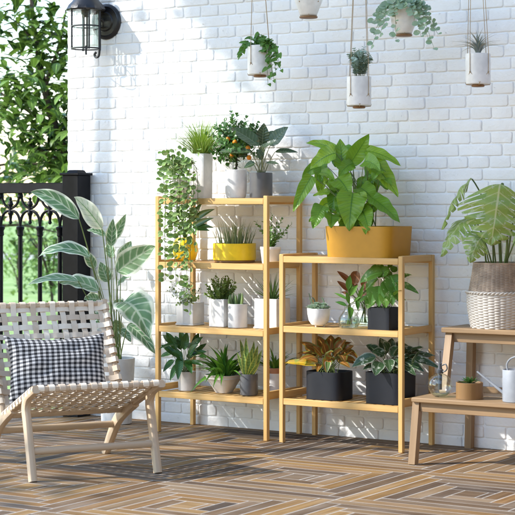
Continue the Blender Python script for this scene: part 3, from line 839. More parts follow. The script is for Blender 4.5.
# ================================================================ TALL SHELF, TOP
ZT, Z2, Z3, Z4 = 1.3345, .9705, .6055, .2315
t, c, r = potted('tall pale grey planter of fine grass on top of the tall shelf', 190.5, 212.5, 154, ZT, -.19, M['matt'], [(.93, 0), (.95, .02), (1, 1)], pw=9, k=.80, deep=.012)
g = MB(); blades(g, c, r * .95, 460, .17, .28, .0046, 1.0, .55, 'blade', 6); fol(g, t, L_grass, 'grass_tuft')

t, c, r = potted('trailing plant with round coin leaves hanging down the left of the tall shelf', 169, 189, 178, ZT, -.33, M['white'])
gs, gl = MB(), MB()
def coin(gl, p, o, d):
    o = (o + V((0, -.5, .1))).normalized(); a = p + o * .010; b = a + (o * .8 + Z * rnd(-.6, .3)).normalized() * d
    gl.leaf(a, (a + b) / 2 + TOCAM * d * .12, b, d * rnd(.78, .98), TOCAM + Z * rnd(-.3, 1.3) + V((rnd(-1.4, 1.1), 0, 0)), shape='round', fold=.3, ns=8, nv=2)
for u, vb, y in ((163.5, 236, -.43), (166.5, 280, -.455), (170, 256, -.45), (173.5, 270, -.47), (177.5, 283, -.455), (180, 250, -.47), (183.5, 264, -.45), (186.5, 292, -.45), (190.5, 312, -.445), (193.5, 248, -.44), (189, 232, -.46), (175, 236, -.44), (196, 218, -.42)):
    top = P(175 + (u - 178) * .75, 158 + rnd(0, 10), -.36 + rnd(-.03, .02)); over = P(u, 165 + rnd(-6, 12), y); end = P(u + rnd(-1.5, 1.5), vb, y)
    pts = smooth([c + V((rnd(-.03, .03), rnd(-.03, 0), 0)), top, over, over.lerp(end, .5) + V((rnd(-.01, .01), 0, 0)), end], 8)
    gs.tube(pts, .0016, 5); ln = 0; nxt = .05; sgn = 1
    for i in range(1, len(pts)):
        ln += (pts[i] - pts[i - 1]).length
        while ln > nxt:
            d = rnd(.026, .040); a = rnd(-.5, .5); coin(gl, pts[i], V((sgn * math.cos(a), -abs(math.sin(a)) - .2, rnd(-.2, .2))), d); sgn = -sgn; nxt += rnd(.014, .029)
for k in range(40):
    p = P(rnd(161, 199), rnd(149, 176), rnd(-.44, -.33)); coin(gl, p, V((rnd(-1, 1), -.4, rnd(0, 1))), rnd(.025, .036))
fol(gs, t, M['stem'], 'vines'); fol(gl, t, L_coin)

t, c, r = potted('small orange tree with ripe fruit in white glazed pot on the tall shelf', 225, 247, 170, ZT, -.22, M['white'], [(.72, 0), (.86, .03), (.97, .2), (1, .55), (.985, 1)])
gs, gl = MB(), MB(); cc = P(234, 141, -.22)
gs.tube(smooth([c, P(236.5, 160, -.22), P(236, 148, -.21)], 5), [.007 - .0003 * i for i in range(11)], 8)
for k in range(84):
    while True:
        d = V((rnd(-1, 1), rnd(-1, 1), rnd(-1, 1)))
        if .35 < d.length < 1: break
    e = cc + V((d.x * .18, d.y * .15, d.z * .165 + .012)); s0 = P(236, 150, -.215)
    twig(gs, gl, s0, s0.lerp(e, .5) + Z * .02, e, 13, .040, .020, up=.6, r=.0016)
fol(gs, t, M['bark'], 'trunk'); fol(gl, t, L_citrus)
for u, v, y in ((235, 142, -.34), (248, 148, -.32), (231.5, 156, -.31), (249, 157.5, -.3), (228, 139, -.33)):
    g = MB(); g.ball(P(u, v, y + .05), .0145, 14, .95); g.build('orange', M['orange'], t)

t, c, r = potted('dark broad leaved plant in dark grey pot beside the orange tree', 249.5, 272.5, 173, ZT, -.20, M['dgrey'], [(.9, 0), (.97, .03), (1, .1), (1, 1)])
gs, gl = MB(), MB(); y0 = -.20
for bu, bv, tu, tv, W, yb, yt, ar in ((251, 152, 219, 152, .042, -.28, -.34, .02), (259, 146, 230, 128, .062, -.26, -.32, .015), (262, 147, 264, 123, .056, -.2, -.2, 0), (270, 146, 288, 127, .058, -.2, -.16, .01),
        (275, 152, 298, 152.5, .026, -.2, -.14, .012), (264, 147, 280, 141, .03, -.27, -.29, .01), (266, 163, 279, 164, .02, -.27, -.3, .004), (255, 163, 244, 168, .03, -.28, -.31, .004), (262, 160, 256, 150, .03, -.28, -.31, .02),
        (258, 143, 248, 127, .05, -.16, -.12, .01), (268, 143, 276, 131, .05, -.14, -.1, .01), (248, 156, 238, 157, .025, -.25, -.28, .01), (261, 156, 268, 144, .04, -.24, -.27, .02)):
    stalked(gs, gl, c + V((rnd(-.025, .025), rnd(-.03, .02), 0)), P(bu, bv, yb), P(tu, tv, yt), W * 1.5, arch=ar, shape='ovate', r=.003, wave=.02, bow=.1)
fol(gs, t, M['stemp'], 'stems'); fol(gl, t, L_dark)

# ---- second tier
t, c, r = potted('dark strappy plant in round yellow pot behind the trailing vines', 172, 198.5, 238, Z2, -.16, M['yellow'], [(.6, 0), (.8, .1), (1, .45), (.93, .75), (.66, 1)])
g = MB()
for bu, bv, tu, tv, W in ((190, 222, 215, 209, .034), (190, 228, 214, 218, .03), (190, 228, 210, 231, .028), (190, 226, 214, 228, .026), (188, 224, 203, 202, .03), (180, 226, 165, 212, .03), (183, 222, 176, 204, .03), (186, 224, 197, 236, .026)):
    a = P(bu, bv, -.19); b = P(tu, tv, -.24); g.leaf(c, c.lerp(a, .8) + Z * .02, a, .014, TOCAM + Z, shape='strap'); g.leaf(a, (a + b) / 2 + Z * .012, b, W * 1.35, TOCAM + Z * .35, shape='lance', ns=9, nv=2)
fol(g, t, L_deep)
t, c, r = potted('low yellow drum pot with grey green sedge on the tall shelf', 213, 256, 243.5, Z2, -.18, M['yellow'], [(.985, .11), (1, .14), (1, 1)], deep=.01)
g = MB(); g.lathe([(r * .97, 0), (r * 1.0, .002), (r * 1.0, .0125), (r * .95, .0125)], ROOT[t], 40); g.build('wooden_foot', M['disc'], t)
g = MB(); blades(g, c, r * .86, 95, .08, .165, .0075, .32, .25, 'blade', 5); fol(g, t, L_pale, 'sedge')
t, c, r = potted('leafy little shrub in white tapered pot right of the yellow drum', 260, 281, 247, Z2, -.24, M['matt'], [(.78, 0), (.8, .02), (.97, .84), (1, .86), (1, 1)])
gs, gl = MB(), MB()
for u, v, y in ((272, 213, -.22), (255, 221, -.3), (282, 219, -.22), (292, 224, -.18), (264, 222, -.25), (277, 224, -.3), (287, 232, -.27), (270, 226, -.33), (261, 230, -.18), (281, 231, -.14)):
    twig(gs, gl, c + V((rnd(-.02, .02), rnd(-.02, .02), 0)), c + V((0, 0, .05)), P(u, v, y), 20, .026, .0135, up=.9, r=.0022)
fol(gs, t, M['stem'], 'stems'); fol(gl, t, L_shrub)

# ---- third tier
t, c, r = potted('pale grey square pot on saucer with wispy trailing plant on the tall shelf', 176.5, 204, 302.5, Z3, -.235, M['concrete'], [(.96, .06), (1, .1), (1, 1)], pw=14, k=.76)
g = MB(); g.lathe([(r * 1.12, 0), (r * 1.2, .003), (r * 1.2, .009), (r * 1.1, .009)], ROOT[t], 56, 14); g.build('saucer', M['concrete'], t)
gs, gl = MB(), MB()
for u, v, y in ((166, 291, -.3), (171, 296, -.34), (175, 286, -.28), (181, 283, -.25), (188, 285, -.3), (194, 290, -.25), (199, 298, -.32), (177, 304, -.36), (184, 292, -.33), (192, 282, -.2), (170, 287, -.22), (201, 288, -.2), (186, 296, -.36), (179, 299, -.35), (196, 300, -.36)):
    e = P(u, v, y); m = c.lerp(e, .5) + Z * rnd(.02, .05); twig(gs, gl, c + V((rnd(-.03, .03), rnd(-.03, .03), 0)), m, e, 13, .019, .012, shape='round', r=.001, up=.4)
fol(gs, t, M['stem'], 'stems'); fol(gl, t, L_wisp)
t, c, r = potted('square white pot with dense upright succulent bush on the tall shelf', 209, 233.5, 299, Z3, -.24, M['matt'], [(.97, 0), (1, .01), (1, 1)], pw=16, k=.745)
gs, gl = MB(), MB()
for k in range(46):
    d, a = disk(1); f = d.length; e = c + V((d.x * .112, d.y * .085, .15 - .09 * f * f + rnd(-.02, .02)))
    twig(gs, gl, c + d * .03, c + d * .05 + Z * .03, e, 15, .027, .0125, up=1.1, r=.0016)
fol(gs, t, M['stem'], 'stems'); fol(gl, t, L_jade)
t, c, r = potted('white cylinder pot with stubby finger succulent on the tall shelf', 228, 247.5, 304, Z3, -.275, M['concrete'], [(.97, 0), (1, .02), (1, 1)])
g = MB()
for k in range(15):
    d, a = disk(r * .75); L = rnd(.05, .085); e = c + d * 1.25 + V((math.cos(a) * .004, math.sin(a) * .004, L)); ps = bez(c + d * .9, c + d * 1.6 + Z * L * .5, e, 7)
    g.tube(ps, [.006, .0075, .008, .008, .0075, .0065, .005, .0015], 8)
fol(g, t, L_finger, 'fingers')
t, c, r = potted("large square white pot with spiky aloe behind the tall shelf's right post", 253.5, 291, 298.5, Z3, -.215, M['matt'], [(.98, 0), (1, .01), (1, 1)], pw=16, k=.72)
g0 = MB(); g0.lathe([(r * 1.1, 0), (r * 1.16, .003), (r * 1.16, .010), (r * 1.05, .010)], ROOT[t], 56, 16); g0.build('saucer', M['matt'], t)
g = MB()
for k in range(30):
    a = k * 2.4; f = k / 30; g.rleaf(c + V((math.cos(a), math.sin(a), 0)) * .012, a, 1.45 - 1.15 * f, .13 + .05 * R.random(), .016, .35 * f, shape='blade', fold=.6, ns=7, nv=1)
fol(g, t, L_aloe)

# ---- bottom tier
t, c, r = potted('glossy dark lily in warm grey pot, leftmost on the bottom tier', 178, 196, 371.5, Z4, -.28, M['warmpot'], [(.93, 0), (.96, .02), (1, 1)])
gs, gl = MB(), MB()
for bu, bv, tu, tv, W, y in ((176, 350, 166, 332, .05, -.28), (184, 350, 187, 332, .05, -.25), (190, 350, 203, 337, .046, -.23), (176, 356, 161, 345, .04, -.33), (174, 360, 163, 372, .038, -.37), (180, 356, 178, 380, .05, -.38), (190, 356, 207, 352, .04, -.3),
        (188, 362, 204, 366, .036, -.36), (181, 350, 175, 336, .045, -.2), (193, 348, 199, 333, .04, -.17), (178, 364, 170, 381, .04, -.4), (186, 360, 192, 374, .044, -.38), (172, 354, 160, 357, .036, -.3), (184, 346, 180, 330, .04, -.15), (189, 355, 198, 345, .05, -.31), (182, 358, 172, 352, .05, -.36)):
    stalked(gs, gl, c + V((rnd(-.02, .02), rnd(-.02, .02), 0)), P(bu, bv, (y - .28) / 2), P(tu, tv, y), W, arch=.012, shape='ovate', r=.002, bow=.1, wave=.02)
filler(gs, gl, c, 16, 170, 198, 342, 366, -.36, -.18, (.07, .11), (.035, .052))
fol(gs, t, M['stem'], 'stems'); fol(gl, t, L_lily)
t, c, r = potted('bright green strap leaved plant in white wedge shaped bowl on the bottom tier', 206, 242, 374.5, Z4, -.27, M['warmpot'], [(.40, 0), (.43, .02), (1, 1)], pw=4, k=.93, deep=.012)
g = MB()
for k in range(72):
    d, a = disk(.055); f = d.length / .055
    g.rleaf(c + d, a + rnd(-.3, .3), 1.35 - 1.15 * f + rnd(-.15, .15), rnd(.14, .235), rnd(.021, .03), .75, shape='lance', fold=.35, ns=8, nv=1)
for tu, tv, y in ((190, 393, -.42), (213, 388, -.44), (221, 386, -.45), (205, 383, -.42)):
    e = P(tu, tv, y); g.leaf(c, c.lerp(e, .5) + Z * .085, e, .026, TOCAM + Z, shape='lance', ns=9)
fol(g, t, L_drac)
t, c, r = potted('snake plant with yellow edged upright leaves in dark grey pot on the bottom tier', 240, 258, 374, Z4, -.30, M['dgrey'], [(.86, 0), (.95, .03), (1, .1), (1, 1)])
for k in range(3):
    pass
g = MB()
for tu, tv, W, y in ((240, 339, .024, -.3), (246, 337.5, .026, -.33), (252, 347, .026, -.34), (258, 345, .024, -.3), (262, 350, .022, -.28), (237, 352, .02, -.34), (249, 352, .024, -.36), (256, 356, .022, -.36), (243, 350, .024, -.37), (254, 341, .024, -.25), (260, 362, .018, -.36)):
    e = P(tu, tv, y); s0 = c + V(((tu - 249) * .0011, (y + .3) * .35, 0)); g.leaf(s0, s0.lerp(e, .5) + V((0, 0, .01)), e, W * 1.35, TOCAM + V((rnd(-.5, .5), 0, 0)), shape='strap', fold=.3, wave=.03, ns=10, nv=3)
fol(g, t, L_snake)
t, c, r = potted('small strap leaved plant in white pot with terracotta rim', 267, 283, 368, Z4, -.15, M['matt'], [(.85, 0), (.88, .02), (1, 1)])
g = MB(); g.lathe([(r * 1.10, P(275, 373, -.15).z - ROOT[t].z), (r * 1.16, P(275, 373, -.15).z - ROOT[t].z), (r * 1.18, c.z - ROOT[t].z + .021), (r * 1.02, c.z - ROOT[t].z + .021)], ROOT[t], 40, cap0=False); g.build('rim', M['terracotta'], t)
g = MB()
for k in range(34):
    d, a = disk(.035); f = d.length / .035; g.rleaf(c + d, a, 1.4 - 1.1 * f, rnd(.10, .17), rnd(.014, .02), .6, shape='lance', fold=.35, ns=7, nv=1)
fol(g, t, L_drac)

# ================================================================ LOWER SHELF
ZA, ZB, ZC = 1.0165, .6355, .2405
yf = -.398; x0 = P(323, 259, yf).x; x1 = P(389.5, 259, yf).x; hgt = P(389, 227, yf).z - ZA; dep = .285
base = V(((x0 + x1) / 2, yf + dep / 2, ZA + .0005))
t = thing('potted_plant', base, 'big light green leafy plant in long mustard planter on top of the lower shelf', 'potted plant', PG)
g = MB(); ri, zi = hollow(g, [((x1 - x0) / 2 * .965, 0), ((x1 - x0) / 2 * .97, .01), ((x1 - x0) / 2 * 1.02, hgt)], base, 72, 8, 1, dep / (x1 - x0), wall=.008, deep=.018); g.build('planter', M['mustard'], t)
g = MB(); g.lathe([(ri, zi), (.001, zi + .008)], base, 72, 8, 1, dep / (x1 - x0), cap0=False); g.build('soil', M['soil'], t)
c = base + V((-.03, 0, zi))
gs, gl = MB(), MB()
yc = -.275
BIG = [(312, 176, 293, 212, .085, -.33, -.40, .02, 'heart'), (323, 206, 313, 229, .10, -.36, -.44, .02, 'heart'), (337, 151, 306, 143, .06, -.27, -.28, .03, 'heart'),
       (336, 153, 310, 169, .115, -.29, -.33, .03, 'heart'), (343, 171, 340, 139, .10, -.27, -.26, 0, 'ovate'), (349, 166, 369, 134, .105, -.26, -.25, .0, 'ovate'),
       (366, 151, 401, 166, .075, -.25, -.22, .03, 'heart'), (370, 162, 398, 197, .125, -.27, -.28, .035, 'heart'), (372, 198, 400, 223, .10, -.32, -.34, .02, 'heart'),
       (353, 193, 349, 231, .175, -.34, -.42, .045, 'heart'), (337, 178, 350, 196, .14, -.30, -.36, .03, 'heart'), (332, 214, 331, 228, .10, -.35, -.42, .025, 'heart'),
       (362, 211, 369, 231, .11, -.34, -.41, .03, 'heart'), (330, 192, 313, 196, .045, -.27, -.29, .01, 'heart'), (338, 190, 325, 180, .07, -.24, -.22, .01, 'heart'),
       (360, 188, 376, 205, .12, -.28, -.33, .03, 'heart'), (345, 165, 332, 158, .10, -.20, -.17, .0, 'heart'), (365, 175, 384, 178, .11, -.2, -.18, .02, 'heart'), (352, 158, 342, 145, .10, -.17, -.12, .0, 'ovate'),
       (347, 200, 338, 214, .12, -.32, -.38, .02, 'heart'), (375, 175, 388, 190, .10, -.2, -.19, .02, 'heart'), (326, 211, 309, 222, .07, -.3, -.34, .02, 'heart'), (368, 190, 358, 178, .11, -.24, -.25, .01, 'heart'), (357, 214, 351, 226, .09, -.3, -.36, .02, 'heart')]
for bu, bv, tu, tv, W, yb, yt, ar, sh in BIG:
    up = tv < bv
    stalked(gs, gl, c + V((rnd(-.06, .06), rnd(-.05, .05), 0)), P(bu, bv, yb), P(tu, tv, yt), W * .98, F=(TOCAM * .9 + Z * .5 + V((rnd(-.35, .35), 0, 0))) if not up else (TOCAM * .9 - V((rnd(-.4, .4), 0, 0)) + Z * .2), arch=ar, shape=sh, r=.0034, bow=.25, wave=.06, fold=.3, ns=18, nv=4)
for k in range(30):
    u0, v0 = rnd(318, 385), rnd(150, 215); yb = rnd(-.33, -.14); L = rnd(16, 26); an = rnd(-.5, 3.64)
    if k > 23: u0, v0 = rnd(335, 375), rnd(208, 222)
    stalked(gs, gl, c + V((rnd(-.06, .06), rnd(-.05, .05), 0)), P(u0, v0, yb), P(u0 + L * math.cos(an) * .7, v0 + L * (.35 + .65 * abs(math.sin(an))), yb - rnd(.02, .09)), rnd(.06, .10), F=TOCAM + Z * rnd(.2, 1) + V((rnd(-.7, .7), 0, 0)), arch=.03, shape='heart', r=.0028, bow=.25, wave=.06, fold=.32, ns=14)
fol(gs, t, M['stem'], 'stems'); fol(gl, t, L_big)

# ---- middle tier
t, c, r = potted('small blue green succulents in white footed bowl on the lower shelf', 307, 330.5, 308.5, ZB, -.33, M['white'], [(.45, .09), (.62, .12), (.86, .35), (.97, .7), (1, 1)], deep=.006)
for k in range(3):
    a = k * 2.09 + .5; g = MB(); p = ROOT[t] + V((math.cos(a) * r * .5, math.sin(a) * r * .5, 0)); g.lathe([(.004, 0), (.006, .006), (.007, .016)], p, 10); g.build('foot', M['white'], t)
g = MB()
def rosette(g, c, R_, n=26, lift=.9):
    for k in range(n):
        f = k / n; a = k * 2.4; g.rleaf(c + Z * (.006 * (1 - f)), a, 1.35 - 1.05 * f, R_ * (.35 + .65 * f), R_ * .42, -.35, shape='obovate', fold=.35, ns=5, nv=1)
for dx, dy, dz, s in ((-.036, -.028, .006, .034), (.002, -.042, .008, .038), (.038, -.024, .006, .032), (-.012, -.004, .020, .036), (.026, .008, .018, .034), (-.044, .008, .010, .028), (.0, .034, .016, .03), (.046, .016, .006, .026), (-.018, -.046, .002, .022), (.024, -.046, .002, .022)):
    rosette(g, c + V((dx, dy, dz)), s)
s_ = MB(); s_.lathe([(r * .98, .001), (r * .6, .012), (.001, .018)], c, 32, cap0=False); s_.build('moss', L_jade, t)
fol(g, t, L_eche, 'rosettes')
gs, gl = MB(), MB()
for u, v, y in ((309, 293.5, -.31), (313, 298, -.29), (322, 298, -.28), (310, 299, -.33)): twig(gs, gl, P(u + 2.5, 306, y), P(u + 2, 300, y), P(u, v, y), 26, .0095, .006, up=.7, whorl=2, r=.002)
fol(gs, t, M['stemp'], 'sedum_stems'); fol(gl, t, L_blue, 'sedum_leaves')

def vase(label, u0, u1, vt, vb, y, leaves, mat):
    p = P((u0 + u1) / 2, vt, y); r = (u1 - u0) / 2 / scale_at(p); h = p.z - ZB
    base = V((p.x, y, ZB + .0005)); t = thing('glass_vase_plant', base, label, 'plant in vase', PG)
    g = MB(); pr = [(.55, 0), (.85, .03), (1, .22), (.93, .45), (.6, .68), (.42, .8), (.42, .9), (.52, 1)]
    g.lathe([(a * r, b * h) for a, b in pr] + [(a * r - .0022, max(.006, b * h - .001)) for a, b in pr[::-1]] + [(.001, .006)], base, 32); g.build('vase', M['glass'], t)
    g = MB(); g.lathe([(.001, .0075)] + [(a * r - .003, b * h) for a, b in ((.82, .055), (.97, .22), (.90, .42))] + [(.001, .42 * h)], base, 32, cap0=False); g.build('water', M['water'], t)
    gs, gl = MB(), MB(); c = base + Z * .02
    for bu, bv, tu, tv, W, yy, sh in leaves:
        neck = base + V((rnd(-.3, .3) * r * .6, rnd(-.3, .3) * r * .6, h * .92)); b = P(bu, bv, (yy + y) / 2)
        gs.tube(smooth([c + V((rnd(-.3, .3) * r, rnd(-.3, .3) * r, 0)), neck, b], 5), .0022, 6)
        e = P(tu, tv, yy); gl.leaf(b, (b + e) / 2 + Z * .008, e, W, TOCAM + Z * .5 + V((rnd(-.4, .4), 0, 0)), shape=sh, wave=.02, ns=10)
    fol(gs, t, M['stem'], 'stems'); fol(gl, t, mat)
    return t
vase('green cutting standing in clear glass vase on the lower shelf', 338, 360, 305, 328, -.315,
     [(348, 290, 350, 275, .036, -.32, 'lance'), (348, 300, 334, 293, .018, -.36, 'lance'), (347, 306, 335, 302, .022, -.37, 'lance'), (350, 296, 358, 285, .03, -.33, 'lance'), (349, 304, 346, 292, .026, -.36, 'lance'),
      (358, 302, 364, 283, .024, -.34, 'lance'), (350, 307, 351, 318, .034, -.38, 'ovate'), (357, 300, 358, 311, .026, -.37, 'lance'), (354, 302, 361, 297, .018, -.35, 'lance'), (349, 294, 352, 284, .03, -.3, 'lance')], L_deep if False else L_drac)
vase('russet leaved cutting in glass vase half hidden behind the green one', 353, 374, 305, 326, -.17,
     [(352, 284, 337, 271, .034, -.16, 'ovate'), (354, 285, 357, 271, .062, -.17, 'round'), (362, 287, 372, 272, .05, -.15, 'ovate'), (350, 292, 337, 281, .034, -.18, 'ovate'), (364, 292, 373, 285, .04, -.16, 'ovate'), (353, 296, 341, 292, .024, -.18, 'ovate'), (360, 298, 371, 294, .028, -.18, 'ovate'), (357, 288, 348, 278, .04, -.12, 'ovate')], L_red)
yf = -.385; x0 = P(367.5, 331, yf).x; x1 = P(389, 331, yf).x; w_ = x1 - x0
t, c, r = potted('speckled green leafy plant in square charcoal pot beside the glass vases', 367, 401, 307.5, ZB, yf + w_ / 2, M['navy'], [(.99, 0), (1, .01), (1, 1)], pw=14, k=.74)
gs, gl = MB(), MB()
for bu, bv, tu, tv, W, y, ar in ((383, 273, 360, 283, .062, -.37, .03), (375, 287, 371, 306, .06, -.40, .025), (379, 286, 379, 307, .058, -.41, .02), (390, 275, 399, 302, .085, -.36, .03), (386, 280, 393, 306, .07, -.38, .02), (384, 271, 370, 268, .05, -.3, .012),
        (390, 270, 378, 278, .05, -.34, .014), (392, 272, 397, 267, .035, -.25, .005), (397, 283, 419, 294, .034, -.25, .015), (396, 276, 412, 275, .014, -.22, .01), (370, 296, 358, 303, .02, -.38, .01), (372, 300, 367, 309, .045, -.4, .01), (384, 293, 386, 308, .055, -.41, .015), (392, 285, 402, 280, .05, -.2, .01), (378, 279, 366, 290, .05, -.3, .02), (388, 268, 394, 261, .02, -.22, 0)):
    stalked(gs, gl, c + V((rnd(-.03, .03), rnd(-.03, .03), 0)), P(bu, bv, (y - .3) / 2), P(tu, tv, y), W * 1.3, arch=ar, shape='ovate', r=.002, wave=.025, bow=.15)
filler(gs, gl, c, 14, 372, 398, 280, 302, -.37, -.18, (.06, .09), (.035, .05))
fol(gs, t, M['stem'], 'stems'); fol(gl, t, L_varieg)

# ---- bottom tier
t, c, r = potted('bronze leaved plant with one golden leaf in charcoal blue oval planter on the lower shelf', 305, 354, 371, ZC, -.27, M['navy'], [(.98, 0), (1, .01), (1.0, 1)], pw=5, asp=.8, k=.84)
gs, gl, gy = MB(), MB(), MB()
for bu, bv, tu, tv, W, y, ar in ((326, 352, 318, 336, .05, -.24, .0), (330, 350, 331, 335, .055, -.2, .0), (336, 351, 346, 340, .05, -.24, .01), (322, 356, 300, 342, .04, -.28, .02), (318, 362, 303, 358, .034, -.33, .015), (340, 354, 354, 346, .042, -.24, .01), (338, 360, 356, 361, .04, -.3, .015), (328, 358, 326, 372, .045, -.37, .02),
        (322, 356, 313, 346, .04, -.33, .01), (334, 356, 342, 350, .045, -.33, .01), (326, 354, 323, 343, .045, -.33, .01), (318, 354, 308, 350, .035, -.22, .01), (340, 362, 350, 368, .03, -.36, .01), (330, 362, 331, 352, .05, -.36, .02), (320, 364, 317, 372, .03, -.38, .01), (336, 348, 340, 337, .04, -.18, .01)):
    stalked(gs, gl, c + V((rnd(-.05, .05), rnd(-.04, .04), 0)), P(bu, bv, (y - .27) / 2), P(tu, tv, y), W * 1.3, arch=ar, shape='ovate', r=.0022, wave=.03, bow=.15)
b = P(316, 365.5, -.36); stalked(gs, gy, c + V((-.05, -.03, 0)), b, P(283, 363, -.40), .045, arch=.02, shape='ovate', wave=.04, bow=.2)
filler(gs, gl, c, 18, 312, 348, 348, 364, -.34, -.14, (.08, .12), (.045, .06))
fol(gs, t, M['stem'], 'stems'); fol(gl, t, L_bronze); fol(gy, t, L_gold, 'golden_leaf')
g = MB(); e0 = P(328, 362, -.37); g.leaf(e0, e0 + V((.005, -.01, .0)), P(327, 373, -.4), .036, TOCAM + Z * .3, shape='ovate', ns=9); fol(g, t, leafmat('cream_edged_leaf', (.16, .30, .06), edge=(.62, .5, .36), vein=(.5, .4, .25)), 'pale_leaf')
yf = -.395
t, c, r = potted('silver marked dark leafy plant in charcoal blue square planter on the lower shelf', 364, 417.5, 371.5, ZC, -.255, M['navy'], [(.98, 0), (1, .01), (1.02, 1)], pw=9, k=.73)
gs, gl = MB(), MB()
for bu, bv, tu, tv, W, y, ar in ((376, 357, 352, 367, .055, -.40, .02), (380, 362, 375, 376, .06, -.42, .015), (386, 352, 380, 338, .05, -.28, .0), (390, 352, 392, 338, .05, -.24, .0), (394, 354, 404, 341, .05, -.2, .01), (400, 360, 424, 372, .045, -.28, .02), (402, 357, 441, 369, .04, -.24, .025), (398, 352, 420, 352, .045, -.2, .015),
        (380, 354, 366, 345, .045, -.28, .01), (384, 356, 372, 352, .05, -.34, .015), (388, 360, 390, 372, .05, -.4, .02), (394, 360, 401, 371, .05, -.36, .02), (388, 350, 384, 342, .045, -.33, .0), (396, 350, 410, 347, .045, -.17, .01), (404, 358, 428, 362, .045, -.2, .02), (376, 360, 362, 358, .04, -.33, .015), (392, 356, 398, 347, .05, -.3, .01), (400, 364, 416, 376, .04, -.32, .015), (405, 355, 431, 357, .04, -.14, .02)):
    stalked(gs, gl, c + V((rnd(-.05, .05), rnd(-.05, .05), 0)), P(bu, bv, (y - .26) / 2), P(tu, tv, y), W * 1.3, arch=ar, shape='ovate', r=.0022, wave=.03, bow=.15)
filler(gs, gl, c, 18, 372, 414, 350, 366, -.34, -.12, (.08, .12), (.045, .062))
fol(gs, t, M['stem'], 'stems'); fol(gl, t, L_silver)

# ================================================================ ON THE STAND
ym = -.60; p = P(440, 380, ym); k = scale_at(p); r = 12.2 / k
base = V((p.x, ym, BZ + .0005)); t = thing('plant_mister', base, 'round glass plant mister with grey pump on the lower tier of the oak stand', 'mister')
zc_ = r * .93; g = MB(); pr = [(.012 + 0 * r, 0)] + [(r * math.sin(a), zc_ - r * math.cos(a)) for a in [.42 + i * .18 for i in range(13)]]
pr = [(q_[0], max(0, q_[1])) for q_ in pr] + [(.013, zc_ + r * 1.0), (.013, zc_ + r * 1.12)]
g.lathe([(r * .3, 0)] + pr[1:] + [(max(.001, a - .002), max(.004, b)) for a, b in pr[:0:-1]] + [(.001, .004)], base, 36); g.build('bottle', M['glass'], t)
g = MB(); g.lathe([(.001, .0055), (r * .5, .0065), (r * .66, .012), (r * .80, .022), (.001, .022)], base, 32, cap0=False); g.build('water', M['water'], t)
zz = zc_ + r * .98; g = MB(); g.lathe([(.016, zz), (.018, zz + .004), (.018, zz + .018), (.012, zz + .022), (.009, zz + .04), (.009, zz + .05), (.004, zz + .052), (.003, zz + .105), (.006, zz + .106), (.006, zz + .112)], base, 20, cap1=True)
g.lathe([(.010, zc_ - r * .35), (.011, zc_ + r * .9)], base, 16, cap1=True); g.build('pump', M['grey'], t)
hb = base + Z * zz; g = MB(); g.tube(smooth([hb + V((.012, -.004, .012)), hb + V((.03, -.006, .012)), hb + V((.044, -.008, .028)), hb + V((.034, -.006, .048)), hb + V((.012, -.002, .04))], 5), .0035, 7); g.build('trigger_handle', M['grey'], t)

yb_ = -.60; p = P(469.5, 378, yb_)
t, c, r = potted('small dark succulent in bronze cylinder pot on the lower tier of the oak stand', 456, 483, 382.5, BZ, yb_, M['brasspot'], [(.98, 0), (1, .01), (1, 1)], group=None, deep=.008)
g = MB()
for k in range(26):
    f = k / 26; a = k * 2.4; g.rleaf(c + V((rnd(-.012, .012), rnd(-.012, .012), .004)), a, 1.3 - 1.1 * f, .03 + .032 * f, .015, -.2, shape='lance', fold=.5, ns=5, nv=1)
fol(g, t, L_deep, 'rosette')

yw = -.60; p = P(516, 371, yw); r = 13.5 / scale_at(p); hh = p.z - BZ + .004
base = V((p.x, yw, BZ + .0005)); t = thing('watering_can', base, 'pale blue grey watering can with long thin spout on the oak stand', 'watering can')
g = MB(); g.lathe([(r * .96, 0), (r, .003), (r, hh), (r * .97, hh + .003), (r * .94, hh), (r * .94, hh - .05)], base, 40); g.lathe([(r * .93, hh - .004), (r * .3, hh - .003)], base, 40, cap0=False, cap1=True); g.build('body', M['can'], t)
g = MB(); a = P(506, 395, yw - .0); b = P(477, 371.5, yw - .02); g.tube([a.lerp(b, i / 8) for i in range(9)], [.0085 - .0005 * i for i in range(9)], 10); g.build('spout', M['can'], t)
g = MB(); a = P(508, 371.5, yw); g.tube(smooth([a, P(507, 364, yw), P(512, 358, yw), P(522, 357, yw), P(530, 366, yw), P(533, 380, yw), P(529, 392, yw)], 5), .0045, 8); g.build('handle', M['can'], t)

# ---- wicker basket with monstera
ybk = -.175; p0 = P(499.5, 329, ybk); R_ = 33.0 / scale_at(p0)
base = V((p0.x, ybk, HZ + .0005)); zr = P(499, 292, ybk).z - base.z; ztop = P(499, 263, ybk).z - base.z
t = thing('potted_plant', base, 'pale monstera in two tone wicker basket on the upper tier of the oak stand', 'potted plant')
def basket(z0, z1, rf, rows, cols, amp, nm, mat):
    g = MB(); m = rows * 6; per = 8; n = cols * per; vs = []; fs = []; uv = []
    for i in range(m + 1):
        f = i / m; zz = z0 + (z1 - z0) * f
        for k in range(n):
            a = 2 * math.pi * k / n; ci = k // per; bc_ = math.sin(math.pi * (k % per + .5) / per) ** .6
            br = abs(math.sin(math.pi * (f * rows + .5 * (ci % 2)))) ** .6
            rr = rf(f) + amp * (bc_ * br - .6) + amp * .25 * (1 - bc_) * abs(math.sin(math.pi * f * rows))
            vs.append(base + V((rr * math.cos(a), rr * math.sin(a), zz))); uv.append((a, zz))
    for i in range(m):
        for k in range(n): fs.append((i * n + k, i * n + (k + 1) % n, (i + 1) * n + (k + 1) % n, (i + 1) * n + k))
    g.add(vs, fs, uv); return g.build(nm, mat, t)
basket(0, zr, lambda f: R_ * (.87 + .125 * math.sin(min(1, f * 1.15) * 1.57)), 13, 34, .0055, 'lower_weave', M['wicker'])
